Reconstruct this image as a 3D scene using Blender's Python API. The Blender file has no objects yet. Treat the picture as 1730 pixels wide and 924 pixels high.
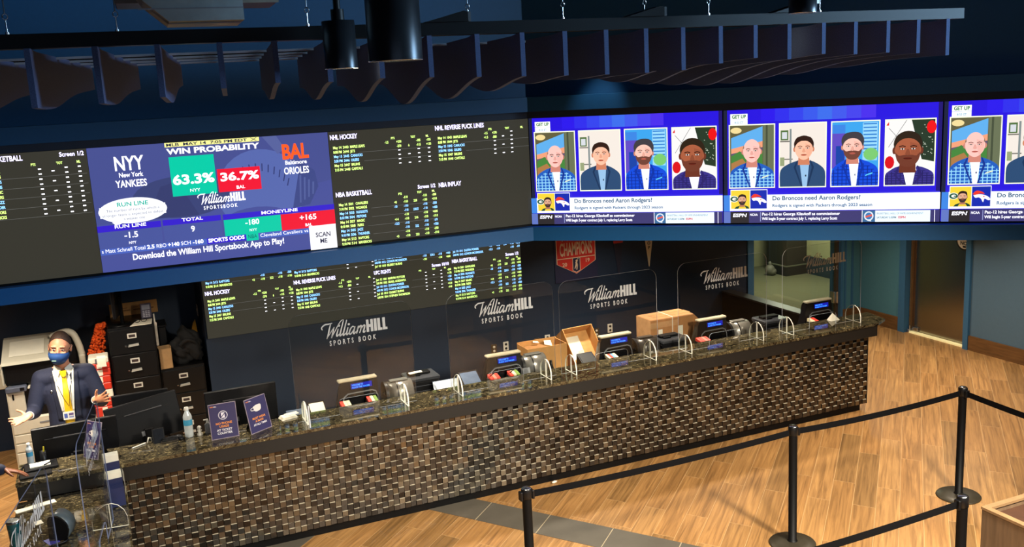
import bpy, bmesh, math, random
from mathutils import Vector, Matrix, Euler
from mathutils.bvhtree import BVHTree

PI = math.pi
random.seed(7)
SC = bpy.context.scene
COL = SC.collection

# ------------------------------------------------------------------ camera
cam_data = bpy.data.cameras.new('camera')
cam = bpy.data.objects.new('camera', cam_data)
COL.objects.link(cam)
cam_data.sensor_width = 36.0
cam_data.lens = 1605.0 / 1730.0 * 36.0
cam_data.clip_start = 0.05
cam_data.clip_end = 100
_ta, _p, _r = 0.4012, 0.19585, 0.0521
_fw = Vector((math.sin(_ta) * math.cos(_p), math.cos(_ta) * math.cos(_p), -math.sin(_p)))
_rt0 = Vector((math.cos(_ta), -math.sin(_ta), 0))
_dn0 = _fw.cross(_rt0)
_rt = _rt0 * math.cos(_r) + _dn0 * math.sin(_r)
_dn = -_rt0 * math.sin(_r) + _dn0 * math.cos(_r)
cam.matrix_world = Matrix(((_rt.x, -_dn.x, -_fw.x, 0.0), (_rt.y, -_dn.y, -_fw.y, 0.0),
                           (_rt.z, -_dn.z, -_fw.z, 3.643), (0, 0, 0, 1)))
SC.camera = cam

# ------------------------------------------------------------------ view, world, room lights
SC.view_settings.view_transform = 'Standard'
SC.view_settings.look = 'None'
SC.view_settings.gamma = 1.0
SC.view_settings.exposure = 0.0
SC.view_settings.use_curve_mapping = False
SC.cycles.transparent_max_bounces = 24
SC.cycles.sample_clamp_indirect = 3.0
SC.cycles.caustics_reflective = False
SC.cycles.caustics_refractive = False

world = bpy.data.worlds.new('world')
SC.world = world
world.use_nodes = True
world.node_tree.nodes['Background'].inputs[0].default_value = (0.25, 0.33, 0.45, 1)
world.node_tree.nodes['Background'].inputs[1].default_value = 0.02

def lamp(name, kind, loc, energy, color, target=None, **kw):
    d = bpy.data.lights.new(name, kind)
    d.energy = energy
    d.color = color
    for k, v in kw.items():
        setattr(d, k, v)
    o = bpy.data.objects.new(name, d)
    COL.objects.link(o)
    o.location = loc
    if target is not None:
        o.rotation_euler = (Vector(target) - Vector(loc)).to_track_quat('-Z', 'Y').to_euler()
    return o

WARM = (1.0, 0.90, 0.74)
SOFT = (1.0, 0.88, 0.72)
# ceiling downlights over the public floor
for (lx, ly, lz, tx, ty, e) in ((3.0, 1.7, 3.55, 2.5, 4.6, 1150), (4.6, 2.4, 3.6, 4.0, 5.0, 1750), (5.7, 2.6, 3.6, 5.6, 3.8, 300), (1.215, 4.012, 3.768, 1.3, 5.0, 640),
                                (6.9, 2.0, 3.6, 7.1, 3.2, 420), (-0.6, 2.6, 3.6, -0.3, 4.8, 200)):
    lamp('ceiling_downlight', 'SPOT', (lx, ly, lz), e, WARM, (tx, ty, 0), spot_size=math.radians(94), spot_blend=0.8, shadow_soft_size=0.22)
# downlights in the low soffit over the staff side and the side wall
for (lx, ly, e) in ((-0.75, 7.95, 30), (0.9, 8.4, 18), (2.6, 8.3, 24), (4.3, 8.3, 24), (6.0, 8.3, 24), (-0.3, 9.5, 26), (7.2, 6.6, 22), (8.8, 7.6, 26), (8.7, 9.2, 22), (5.4, 9.4, 20), (-1.9, 9.8, 26)):
    lamp('soffit_downlight', 'AREA', (lx, ly, 2.26), e, SOFT, (lx, ly, 0), shape='DISK', size=0.16, spread=math.radians(120))
# added cool fill lamps, beside and behind the viewer, for bulkhead and baffles
lamp('side_cool_fill', 'AREA', (8.9, 1.7, 4.2), 95, (0.42, 0.70, 1.0), (0.0, 6.6, 4.3), shape='RECTANGLE', spread=math.radians(46), size=3.0, size_y=1.6)
lamp('rear_cool_fill', 'AREA', (1.0, -4.6, 3.6), 60, (0.50, 0.68, 1.0), (3.2, 5, 3.4), shape='RECTANGLE', size=9.0, size_y=2.4)
# light in the corridor beyond the doorway
lamp('corridor_light', 'AREA', (10.4, 12.6, 2.2), 52, (0.95, 1.0, 0.72), (10.6, 12.4, 0), shape='DISK', size=0.5)
# one adjustable accent lamp grazing the upper fascia of the angled screen wall
lamp('accent_spot', 'SPOT', (3.86, 6.98, 4.15), 42, (0.85, 0.95, 1.0), (3.93, 7.19, 3.46), spot_size=math.radians(44), spot_blend=0.9, shadow_soft_size=0.03)

# ------------------------------------------------------------------ materials
def lin(c):
    return c / 12.92 if c <= 0.04045 else ((c + 0.055) / 1.055) ** 2.4
def rgb(r, g, b):
    return (lin(r / 255), lin(g / 255), lin(b / 255), 1.0)

MATS = {}
def mat(name, col, rough=0.5, metal=0.0, spec=0.5, vary=0.12, scale=14.0, bump=0.0, emit=None, estr=1.0, coat=0.0, stretch=None):
    """procedural principled material: base colour broken up by noise"""
    if name in MATS:
        return MATS[name]
    m = bpy.data.materials.new(name)
    m.use_nodes = True
    nt = m.node_tree
    b = nt.nodes['Principled BSDF']
    b.inputs['Roughness'].default_value = rough
    b.inputs['Metallic'].default_value = metal
    b.inputs['Specular IOR Level'].default_value = spec
    b.inputs['Coat Weight'].default_value = coat
    tc = nt.nodes.new('ShaderNodeTexCoord')
    nz = nt.nodes.new('ShaderNodeTexNoise')
    nz.inputs['Scale'].default_value = scale
    nz.inputs['Detail'].default_value = 4
    src = tc.outputs['Object']
    if stretch:
        mp = nt.nodes.new('ShaderNodeMapping')
        mp.inputs['Scale'].default_value = stretch
        nt.links.new(src, mp.inputs['Vector'])
        src = mp.outputs['Vector']
    nt.links.new(src, nz.inputs['Vector'])
    rp = nt.nodes.new('ShaderNodeValToRGB')
    c = Vector(col[:3])
    rp.color_ramp.elements[0].position = 0.3
    rp.color_ramp.elements[1].position = 0.7
    rp.color_ramp.elements[0].color = (*(c * (1 - vary)), 1)
    rp.color_ramp.elements[1].color = (*(c * (1 + vary)), 1)
    nt.links.new(nz.outputs['Fac'], rp.inputs['Fac'])
    nt.links.new(rp.outputs['Color'], b.inputs['Base Color'])
    if bump:
        bp = nt.nodes.new('ShaderNodeBump')
        bp.inputs['Strength'].default_value = bump
        bp.inputs['Distance'].default_value = 0.004
        nt.links.new(nz.outputs['Fac'], bp.inputs['Height'])
        nt.links.new(bp.outputs['Normal'], b.inputs['Normal'])
    if emit is not None:
        b.inputs['Emission Color'].default_value = emit
        b.inputs['Emission Strength'].default_value = estr
    MATS[name] = m
    return m

def screen_material(name, strength):
    """a lit display: the picture is stored per face and emitted"""
    m = bpy.data.materials.new(name)
    m.use_nodes = True
    nt = m.node_tree
    b = nt.nodes['Principled BSDF']
    b.inputs['Base Color'].default_value = (0.01, 0.01, 0.012, 1)
    b.inputs['Roughness'].default_value = 0.35
    b.inputs['Specular IOR Level'].default_value = 0.2
    at = nt.nodes.new('ShaderNodeVertexColor')
    at.layer_name = 'picture'
    nt.links.new(at.outputs['Color'], b.inputs['Emission Color'])
    b.inputs['Emission Strength'].default_value = strength
    MATS[name] = m
    return m
M_SCREEN = screen_material('lit_screen', 1.15)
M_BOARD = screen_material('lit_odds_board', 2.3)

def printed_material(name):
    m = bpy.data.materials.new(name)
    m.use_nodes = True
    nt = m.node_tree
    b = nt.nodes['Principled BSDF']
    b.inputs['Roughness'].default_value = 0.55
    at = nt.nodes.new('ShaderNodeVertexColor')
    at.layer_name = 'picture'
    nt.links.new(at.outputs['Color'], b.inputs['Base Color'])
    MATS[name] = m
    return m
M_PRINT = printed_material('printed_surface')

def acrylic_material():
    m = bpy.data.materials.new('clear_acrylic')
    m.use_nodes = True
    nt = m.node_tree
    for n in list(nt.nodes):
        nt.nodes.remove(n)
    out = nt.nodes.new('ShaderNodeOutputMaterial')
    tr = nt.nodes.new('ShaderNodeBsdfTransparent')
    tr.inputs[0].default_value = (0.955, 0.965, 0.96, 1)
    gl = nt.nodes.new('ShaderNodeBsdfGlossy')
    gl.inputs['Roughness'].default_value = 0.02
    fr = nt.nodes.new('ShaderNodeFresnel')
    fr.inputs[0].default_value = 1.49
    ge = nt.nodes.new('ShaderNodeNewGeometry')
    fa = nt.nodes.new('ShaderNodeMath')
    fa.operation = 'SUBTRACT'
    fa.inputs[0].default_value = 1.3
    fb = nt.nodes.new('ShaderNodeMath')
    fb.operation = 'MULTIPLY'
    fb.inputs[1].default_value = 1.3
    nt.links.new(ge.outputs['Backfacing'], fb.inputs[0])
    nt.links.new(fb.outputs[0], fa.inputs[1])
    fc = nt.nodes.new('ShaderNodeMath')
    fc.operation = 'MULTIPLY'
    fc.use_clamp = True
    nt.links.new(fr.outputs[0], fc.inputs[0])
    nt.links.new(fa.outputs[0], fc.inputs[1])
    mx = nt.nodes.new('ShaderNodeMixShader')
    nt.links.new(fc.outputs[0], mx.inputs[0])
    nt.links.new(tr.outputs[0], mx.inputs[1])
    nt.links.new(gl.outputs[0], mx.inputs[2])
    nt.links.new(mx.outputs[0], out.inputs[0])
    MATS['clear_acrylic'] = m
    return m
M_ACRYLIC = acrylic_material()
M_FOOT = M_ACRYLIC.copy()
M_FOOT.name = 'thin_acrylic'
[n for n in M_FOOT.node_tree.nodes if n.type == 'FRESNEL'][0].inputs[0].default_value = 1.12

def granite_material():
    m = bpy.data.materials.new('polished_granite')
    m.use_nodes = True
    nt = m.node_tree
    b = nt.nodes['Principled BSDF']
    b.inputs['Roughness'].default_value = 0.05
    b.inputs['Specular IOR Level'].default_value = 0.7
    tc = nt.nodes.new('ShaderNodeTexCoord')
    n1 = nt.nodes.new('ShaderNodeTexNoise')
    n1.inputs['Scale'].default_value = 16
    n1.inputs['Detail'].default_value = 8
    n1.inputs['Roughness'].default_value = 0.72
    n1.inputs['Distortion'].default_value = 1.6
    n2 = nt.nodes.new('ShaderNodeTexNoise')
    n2.inputs['Scale'].default_value = 75
    n2.inputs['Detail'].default_value = 5
    nt.links.new(tc.outputs['Object'], n1.inputs['Vector'])
    nt.links.new(tc.outputs['Object'], n2.inputs['Vector'])
    ad = nt.nodes.new('ShaderNodeMath')
    ad.operation = 'MULTIPLY_ADD'
    ad.inputs[1].default_value = 0.35
    nt.links.new(n2.outputs['Fac'], ad.inputs[0])
    nt.links.new(n1.outputs['Fac'], ad.inputs[2])
    rp = nt.nodes.new('ShaderNodeValToRGB')
    e = rp.color_ramp.elements
    e[0].position = 0.56
    e[0].color = rgb(16, 14, 11)
    e[1].position = 0.90
    e[1].color = rgb(206, 190, 146)
    for p, c in ((0.62, rgb(34, 28, 20)), (0.675, rgb(88, 80, 58)), (0.70, rgb(40, 33, 24)), (0.755, rgb(112, 102, 74)), (0.78, rgb(58, 48, 34)), (0.83, rgb(158, 144, 104))):
        x = e.new(p)
        x.color = c
    nt.links.new(ad.outputs[0], rp.inputs['Fac'])
    nt.links.new(rp.outputs['Color'], b.inputs['Base Color'])
    MATS['polished_granite'] = m
    return m
M_GRANITE = granite_material()

def floor_material():
    """wood-look porcelain planks laid on the diagonal"""
    m = bpy.data.materials.new('wood_plank_tile')
    m.use_nodes = True
    nt = m.node_tree
    b = nt.nodes['Principled BSDF']
    b.inputs['Specular IOR Level'].default_value = 0.45
    tc = nt.nodes.new('ShaderNodeTexCoord')
    a1, a2 = math.radians(44.0), math.radians(-54.0)
    e1 = Vector((math.cos(a1), math.sin(a1)))
    e2 = Vector((math.cos(a2), math.sin(a2)))
    det = e1.x * e2.y - e1.y * e2.x
    d1 = (e2.y / det, -e2.x / det, 0)
    d2 = (-e1.y / det, e1.x / det, 0)
    def dot(v):
        n = nt.nodes.new('ShaderNodeVectorMath')
        n.operation = 'DOT_PRODUCT'
        n.inputs[1].default_value = v
        nt.links.new(tc.outputs['Object'], n.inputs[0])
        return n.outputs['Value']
    cb = nt.nodes.new('ShaderNodeCombineXYZ')
    nt.links.new(dot(d1), cb.inputs[0])
    nt.links.new(dot(d2), cb.inputs[1])
    br = nt.nodes.new('ShaderNodeTexBrick')
    br.offset = 0.37
    br.offset_frequency = 2
    br.squash = 1.0
    br.inputs['Scale'].default_value = 1.0
    br.inputs['Brick Width'].default_value = 1.2
    br.inputs['Row Height'].default_value = 0.187
    br.inputs['Mortar Size'].default_value = 0.0022
    br.inputs['Mortar Smooth'].default_value = 0.3
    br.inputs['Bias'].default_value = 0.0
    br.inputs['Color1'].default_value = (0, 0, 0, 1)
    br.inputs['Color2'].default_value = (1, 1, 1, 1)
    br.inputs['Mortar'].default_value = (0.5, 0.5, 0.5, 1)
    nt.links.new(cb.outputs[0], br.inputs['Vector'])
    # per plank offset of the grain
    mul = nt.nodes.new('ShaderNodeVectorMath')
    mul.operation = 'MULTIPLY_ADD'
    mul.inputs[1].default_value = (13.0, 7.0, 5.0)
    nt.links.new(br.outputs['Color'], mul.inputs[0])
    nt.links.new(cb.outputs[0], mul.inputs[2])
    mp = nt.nodes.new('ShaderNodeMapping')
    mp.inputs['Scale'].default_value = (0.9, 20.0, 1.0)
    nt.links.new(mul.outputs[0], mp.inputs['Vector'])
    nz = nt.nodes.new('ShaderNodeTexNoise')
    nz.inputs['Scale'].default_value = 1.6
    nz.inputs['Detail'].default_value = 7
    nz.inputs['Roughness'].default_value = 0.62
    nz.inputs['Distortion'].default_value = 0.7
    nt.links.new(mp.outputs[0], nz.inputs['Vector'])
    rp = nt.nodes.new('ShaderNodeValToRGB')
    e = rp.color_ramp.elements
    e[0].position = 0.27
    e[0].color = rgb(120, 90, 56)
    e[1].position = 0.74
    e[1].color = rgb(198, 158, 104)
    x = e.new(0.52)
    x.color = rgb(170, 132, 86)
    nt.links.new(nz.outputs['Fac'], rp.inputs['Fac'])
    # plank tint: some greyer, some redder
    rp2 = nt.nodes.new('ShaderNodeValToRGB')
    e = rp2.color_ramp.elements
    e[0].color = rgb(214, 206, 190)
    e[1].color = rgb(255, 246, 232)
    x = e.new(0.5)
    x.color = rgb(250, 234, 212)
    nt.links.new(br.outputs['Color'], rp2.inputs['Fac'])
    mx = nt.nodes.new('ShaderNodeMix')
    mx.data_type = 'RGBA'
    mx.blend_type = 'MULTIPLY'
    mx.inputs[0].default_value = 1.0
    nt.links.new(rp.outputs['Color'], mx.inputs[6])
    nt.links.new(rp2.outputs['Color'], mx.inputs[7])
    mo = nt.nodes.new('ShaderNodeMix')
    mo.data_type = 'RGBA'
    mo.inputs[7].default_value = rgb(198, 160, 112)
    nt.links.new(br.outputs['Fac'], mo.inputs[0])
    nt.links.new(mx.outputs[2], mo.inputs[6])
    nt.links.new(mo.outputs[2], b.inputs['Base Color'])
    b.inputs['Roughness'].default_value = 0.42
    MATS['wood_plank_tile'] = m
    return m
M_FLOOR = floor_material()

NAVY = mat('navy_paint', rgb(12, 36, 60), 0.55, scale=40, vary=0.05)
FASCIA = mat('blue_fascia_paint', rgb(0, 84, 142), 0.5, scale=40, vary=0.04)
STEEL = mat('steel_blue_paint', rgb(86, 128, 152), 0.55, scale=40, vary=0.04)
TRIMBLUE = mat('blue_trim_paint', rgb(58, 108, 146), 0.5, scale=40, vary=0.04)
BASEWOOD = mat('brown_wood_base', rgb(112, 78, 44), 0.5, scale=5, vary=0.25, stretch=(1, 1, 9))
DARKWOOD = mat('dark_wood_laminate', rgb(15, 13, 11), 0.55, scale=4, vary=0.2, stretch=(1, 6, 22))
BLACKM = mat('black_metal', rgb(7, 7, 8), 0.5, metal=0.0, spec=0.16, vary=0.1)
BLACKP = mat('black_plastic', rgb(12, 12, 14), 0.4, spec=0.3, vary=0.1)
BLACKG = mat('gloss_black_plastic', rgb(14, 14, 17), 0.3, vary=0.1)
GREYP = mat('grey_plastic', rgb(120, 122, 126), 0.4)
WHITEP = mat('white_plastic', rgb(216, 212, 200), 0.4, vary=0.03)
CREAMP = mat('cream_printer_plastic', rgb(206, 200, 180), 0.45, vary=0.03)
PAPER = mat('paper', rgb(236, 230, 210), 0.7, vary=0.03)
CHROME = mat('brushed_chrome', rgb(200, 200, 202), 0.22, metal=1.0, vary=0.05)
STEELM = mat('stainless_steel', rgb(160, 156, 150), 0.24, metal=1.0, vary=0.06, stretch=(1, 1, 40))
CARD = mat('cardboard', rgb(190, 138, 78), 0.75, vary=0.07)
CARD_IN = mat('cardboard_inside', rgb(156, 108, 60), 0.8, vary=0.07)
EDGEF = mat('foot_lit_edge', rgb(248, 244, 228), 0.3, vary=0.02)  # pale colour stands in for light caught in the foot edges
EDGEW = mat('acrylic_lit_edge', rgb(196, 202, 212), 0.3, vary=0.02)  # light piped to the panel edges, put into a pale colour
LETTERW = mat('white_vinyl_lettering', rgb(178, 184, 188), 0.6, vary=0.01)

# ------------------------------------------------------------------ mesh helpers
class MB:
    """collects shapes and links them as ONE mesh object"""
    def __init__(self):
        self.v, self.f, self.mi, self.col, self.sm = [], [], [], [], []
    def add(self, verts, faces, mi=0, M=None, col=None, smooth=False):
        n = len(self.v)
        for p in verts:
            p = Vector(p)
            self.v.append(tuple(M @ p) if M is not None else tuple(p))
        for q in faces:
            self.f.append([n + i for i in q])
            self.mi.append(mi)
            self.col.append(col)
            self.sm.append(smooth)
        return self
    def box(self, x0, x1, y0, y1, z0, z1, mi=0, M=None, bev=0.0, col=None, seg=1):
        if bev > 0:
            bm = bmesh.new()
            bmesh.ops.create_cube(bm, size=1)
            for v in bm.verts:
                v.co = Vector(((x0 + x1) / 2 + v.co.x * (x1 - x0), (y0 + y1) / 2 + v.co.y * (y1 - y0), (z0 + z1) / 2 + v.co.z * (z1 - z0)))
            bmesh.ops.bevel(bm, geom=list(bm.edges), offset=bev, segments=seg, affect='EDGES', profile=0.5)
            bm.verts.index_update()
            self.add([v.co.copy() for v in bm.verts], [[v.index for v in f.verts] for f in bm.faces], mi, M, col, smooth=False)
            bm.free()
            return self
        vs = [(x0, y0, z0), (x1, y0, z0), (x1, y1, z0), (x0, y1, z0), (x0, y0, z1), (x1, y0, z1), (x1, y1, z1), (x0, y1, z1)]
        fs = [(0, 3, 2, 1), (4, 5, 6, 7), (0, 1, 5, 4), (1, 2, 6, 5), (2, 3, 7, 6), (3, 0, 4, 7)]
        return self.add(vs, fs, mi, M, col)
    def prism(self, pts, d0, d1, axis='z', mi=0, mi_side=None, M=None, col=None, smooth=False):
        """polygon extruded along an axis. pts are (a,b): z->(x,y) y->(x,z) x->(y,z)"""
        n = len(pts)
        def p3(a, b, d):
            return {'z': (a, b, d), 'y': (a, d, b), 'x': (d, a, b)}[axis]
        vs = [p3(a, b, d0) for a, b in pts] + [p3(a, b, d1) for a, b in pts]
        self.add(vs, [list(range(n))[::-1], list(range(n, 2 * n))], mi, M, col)
        k = len(self.v) - 2 * n
        for i in range(n):
            j = (i + 1) % n
            self.f.append([k + i, k + j, k + n + j, k + n + i])
            self.mi.append(mi if mi_side is None else mi_side)
            self.col.append(col)
            self.sm.append(smooth)
        return self
    def lathe(self, prof, n=24, M=None, mi=0, smooth=True, col=None):
        """prof: list of (r,z) spun about z"""
        vs, fs = [], []
        for r, z in prof:
            for k in range(n):
                a = 2 * PI * k / n
                vs.append((r * math.cos(a), r * math.sin(a), z))
        for i in range(len(prof) - 1):
            for k in range(n):
                k2 = (k + 1) % n
                fs.append((i * n + k, i * n + k2, (i + 1) * n + k2, (i + 1) * n + k))
        self.add(vs, fs, mi, M, col, smooth)
        if prof[0][0] > 1e-6:
            self.add(vs[:n], [list(range(n))[::-1]], mi, M, col)
        if prof[-1][0] > 1e-6:
            self.add(vs[-n:], [list(range(n))], mi, M, col)
        return self
    def cyl(self, p0, p1, r, n=16, mi=0, r1=None, M=None, smooth=True):
        p0, p1 = Vector(p0), Vector(p1)
        d = p1 - p0
        q = d.to_track_quat('Z', 'Y').to_matrix().to_4x4()
        T = Matrix.Translation(p0) @ q
        if M is not None:
            T = M @ T
        return self.lathe([(r, 0), (r if r1 is None else r1, d.length)], n, T, mi, smooth)
    def tube(self, pts, r, n=8, mi=0, M=None, flat=None, closed=False):
        """swept round (or flat=(a,b) oval) tube along a path"""
        pts = [Vector(p) for p in pts]
        vs, fs = [], []
        m = len(pts)
        up = Vector((0, 0, 1))
        for i, p in enumerate(pts):
            if closed:
                t = pts[(i + 1) % m] - pts[i - 1]
            else:
                t = pts[min(i + 1, m - 1)] - pts[max(i - 1, 0)]
            t.normalize()
            s = t.cross(up)
            if s.length < 1e-3:
                s = t.cross(Vector((0, 1, 0)))
            s.normalize()
            u = s.cross(t)
            rr = r[i] if isinstance(r, (list, tuple)) else r
            for k in range(n):
                a = 2 * PI * k / n
                if flat:
                    vs.append(p + s * math.cos(a) * flat[0] + u * math.sin(a) * flat[1])
                else:
                    vs.append(p + s * math.cos(a) * rr + u * math.sin(a) * rr)
        rng = range(m) if closed else range(m - 1)
        for i in rng:
            i2 = (i + 1) % m
            for k in range(n):
                k2 = (k + 1) % n
                fs.append((i * n + k, i * n + k2, i2 * n + k2, i2 * n + k))
        if not closed:
            fs.append(list(range(n))[::-1])
            fs.append(list(range((m - 1) * n, m * n)))
        return self.add(vs, fs, mi, M, None, True)
    def ell(self, c, r, nu=16, nv=10, mi=0, M=None, col=None):
        vs, fs = [], []
        for j in range(nv + 1):
            t = PI * j / nv
            for i in range(nu):
                a = 2 * PI * i / nu
                vs.append((c[0] + r[0] * math.sin(t) * math.cos(a), c[1] + r[1] * math.sin(t) * math.sin(a), c[2] + r[2] * math.cos(t)))
        for j in range(nv):
            for i in range(nu):
                i2 = (i + 1) % nu
                fs.append((j * nu + i, (j + 1) * nu + i, (j + 1) * nu + i2, j * nu + i2))
        return self.add(vs, fs, mi, M, col, True)
    def mesh(self, name, mats):
        me = bpy.data.meshes.new(name)
        me.from_pydata(self.v, [], self.f)
        if not isinstance(mats, (list, tuple)):
            mats = [mats]
        for m in mats:
            me.materials.append(m)
        me.polygons.foreach_set('material_index', self.mi)
        me.polygons.foreach_set('use_smooth', self.sm)
        if any(c is not None for c in self.col):
            at = me.color_attributes.new('picture', 'FLOAT_COLOR', 'CORNER')
            buf = []
            for f, c in zip(self.f, self.col):
                c = c or (0, 0, 0, 1)
                buf.extend(list(c) * len(f))
            at.data.foreach_set('color', buf)
        me.validate()
        me.update()
        return me
    def build(self, name, mats, parent=None, loc=None, rot=None):
        return link(name, self.mesh(name, mats), parent, loc, rot)

def link(name, me, parent=None, loc=None, rot=None):
    o = bpy.data.objects.new(name, me)
    COL.objects.link(o)
    if parent is not None:
        o.parent = parent
    if loc is not None:
        o.location = loc
    if rot is not None:
        o.rotation_euler = rot
    return o

def tag(o, label=None, cat=None, group=None, kind=None):
    if label:
        o['label'] = label
    if cat:
        o['category'] = cat
    if group:
        o['group'] = group
    if kind:
        o['kind'] = kind
    return o

def thing(name, label, cat, loc=(0, 0, 0), rz=0.0, group=None):
    o = bpy.data.objects.new(name, None)
    COL.objects.link(o)
    o.empty_display_size = 0.1
    o.location = loc
    o.rotation_euler = (0, 0, rz)
    return tag(o, label, cat, group)

def struct(name, mb, mats, loc=None, rot=None, parent=None):
    o = mb.build(name, mats, parent, loc, rot)
    if parent is None:
        o['kind'] = 'structure'
    return o

def copy_tree(o, parent=None):
    c = o.copy()
    COL.objects.link(c)
    if parent is not None:
        c.parent = parent
    for ch in [x for x in COL.objects if x.parent is o]:
        copy_tree(ch, c)
    return c

def dup(root, loc, rz, label, group=None):
    c = copy_tree(root)
    c.location = loc
    c.rotation_euler = (0, 0, rz)
    c['label'] = label
    if group:
        c['group'] = group
    return c

def evaluated_mesh(o):
    bpy.context.view_layer.update()
    dg = bpy.context.evaluated_depsgraph_get()
    return bpy.data.meshes.new_from_object(o.evaluated_get(dg))

# ------------------------------------------------------------------ lettering
GLYPH = {}
def load_glyphs():
    chars = [chr(c) for c in range(33, 127)]
    for style, off in (('r', 0.0), ('b', 0.022), ('x', 0.036)):
        tmp = []
        for ch in chars + ['']:
            pair = []
            for s in (ch, ch + '|'):
                cu = bpy.data.curves.new('t', 'FONT')
                cu.body = s
                cu.resolution_u = 3
                cu.offset = off
                ob = bpy.data.objects.new('t', cu)
                COL.objects.link(ob)
                pair.append(ob)
            tmp.append((ch, pair))
        bpy.context.view_layer.update()
        dg = bpy.context.evaluated_depsgraph_get()
        def get(ob):
            me = bpy.data.meshes.new_from_object(ob.evaluated_get(dg))
            r = ([(v.co.x, v.co.y) for v in me.vertices], [list(p.vertices) for p in me.polygons])
            bpy.data.meshes.remove(me)
            return r
        base = min(p[0] for p in get(tmp[-1][1][1])[0])
        for ch, (a, b) in tmp[:-1]:
            va, fa = get(a)
            vb, fb = get(b)
            adv = max(p[0] for p in vb)
            bar = [max(p[0] for p in get(tmp[-1][1][1])[0])][0] if ch == '!' else None
            GLYPH[(style, ch)] = [va, fa, adv]
        vbar = get(tmp[-1][1][1])[0]
        bmax = max(p[0] for p in vbar)
        for ch in chars:
            GLYPH[(style, ch)][2] -= bmax
        GLYPH[(style, ' ')] = [[], [], 0.28]
        for ch, pr in tmp:
            for ob in pr:
                cu = ob.data
                bpy.data.objects.remove(ob)
                bpy.data.curves.remove(cu)
load_glyphs()
CAPH = max(p[1] for p in GLYPH[('r', 'H')][0])

def text2d(s, x, y, h, style='r', width=None, align='l', track=0.0, shear=0.0, maxw=None, xs=1.0):
    """2-D triangles of a string: cap height h, start x, baseline y"""
    sc = h / CAPH
    cx = 0.0
    raw = []
    for ch in s:
        g = GLYPH.get((style, ch)) or GLYPH[(style, '-')]
        raw.append((g, cx))
        cx += g[2] + track
    tot = max(cx - track, 1e-4)
    sx = sc * xs
    if width is not None:
        sx = width / tot
    elif maxw is not None and tot * sx > maxw:
        sx = maxw / tot
    w = tot * sx
    ox = x - (w if align == 'r' else w / 2 if align == 'c' else 0)
    out = []
    for g, gx in raw:
        vs = [(ox + (px + gx) * sx + shear * py * sc, y + py * sc) for px, py in g[0]]
        out.append((vs, g[1]))
    return out

class Pic:
    """a flat picture (screen image or print) as thin stacked layers facing -y of its frame"""
    def __init__(self, y=0.0, step=0.0003):
        self.mb = MB()
        self.y = y
        self.step = step
    def nxt(self):
        self.y -= self.step
    def poly(self, pts, c, keep=False):
        if not keep:
            self.nxt()
        vs = [(a, self.y, b) for a, b in pts]
        area = sum(pts[i][0] * pts[(i + 1) % len(pts)][1] - pts[(i + 1) % len(pts)][0] * pts[i][1] for i in range(len(pts)))
        idx = list(range(len(pts)))
        self.mb.add(vs, [idx if area > 0 else idx[::-1]], 0, None, c)
    def rect(self, x0, x1, z0, z1, c, keep=False):
        self.poly([(x0, z0), (x1, z0), (x1, z1), (x0, z1)], c, keep)
    def ell(self, cx, cz, rx, rz, c, n=20, keep=False, a0=0, a1=2 * PI):
        self.poly([(cx + rx * math.cos(a0 + (a1 - a0) * i / n), cz + rz * math.sin(a0 + (a1 - a0) * i / n)) for i in range(n)], c, keep)
    def text(self, s, x, z, h, c, keep=False, **kw):
        if not keep:
            self.nxt()
        for vs, fs in text2d(s, x, z, h, **kw):
            self.mb.add([(a, self.y, b) for a, b in vs], fs, 0, None, c)
    def strokes(self, polys, c):
        self.nxt()
        for p in polys:
            vs, fs = p
            self.mb.add([(a, self.y, b) for a, b in vs], fs, 0, None, c)

def ribbon(pts, w):
    """flat brush stroke through 2-D points, w a width or list of widths"""
    n = len(pts)
    vs, fs = [], []
    for i, (x, y) in enumerate(pts):
        a = pts[max(i - 1, 0)]
        b = pts[min(i + 1, n - 1)]
        tx, ty = b[0] - a[0], b[1] - a[1]
        l = math.hypot(tx, ty) or 1
        ww = (w[i] if isinstance(w, (list, tuple)) else w) / 2
        vs.append((x - ty / l * ww, y + tx / l * ww))
        vs.append((x + ty / l * ww, y - tx / l * ww))
    for i in range(n - 1):
        fs.append([2 * i, 2 * i + 1, 2 * i + 3, 2 * i + 2])
    return vs, fs

def smooth_pts(pts, sub=5):
    out = []
    n = len(pts)
    for i in range(n - 1):
        p0, p1, p2, p3 = pts[max(i - 1, 0)], pts[i], pts[i + 1], pts[min(i + 2, n - 1)]
        for k in range(sub):
            t = k / sub
            out.append(tuple(0.5 * ((2 * p1[j]) + (-p0[j] + p2[j]) * t + (2 * p0[j] - 5 * p1[j] + 4 * p2[j] - p3[j]) * t * t + (-p0[j] + 3 * p1[j] - 3 * p2[j] + p3[j]) * t ** 3) for j in range(len(p1))))
    out.append(tuple(pts[-1]))
    return out

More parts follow.
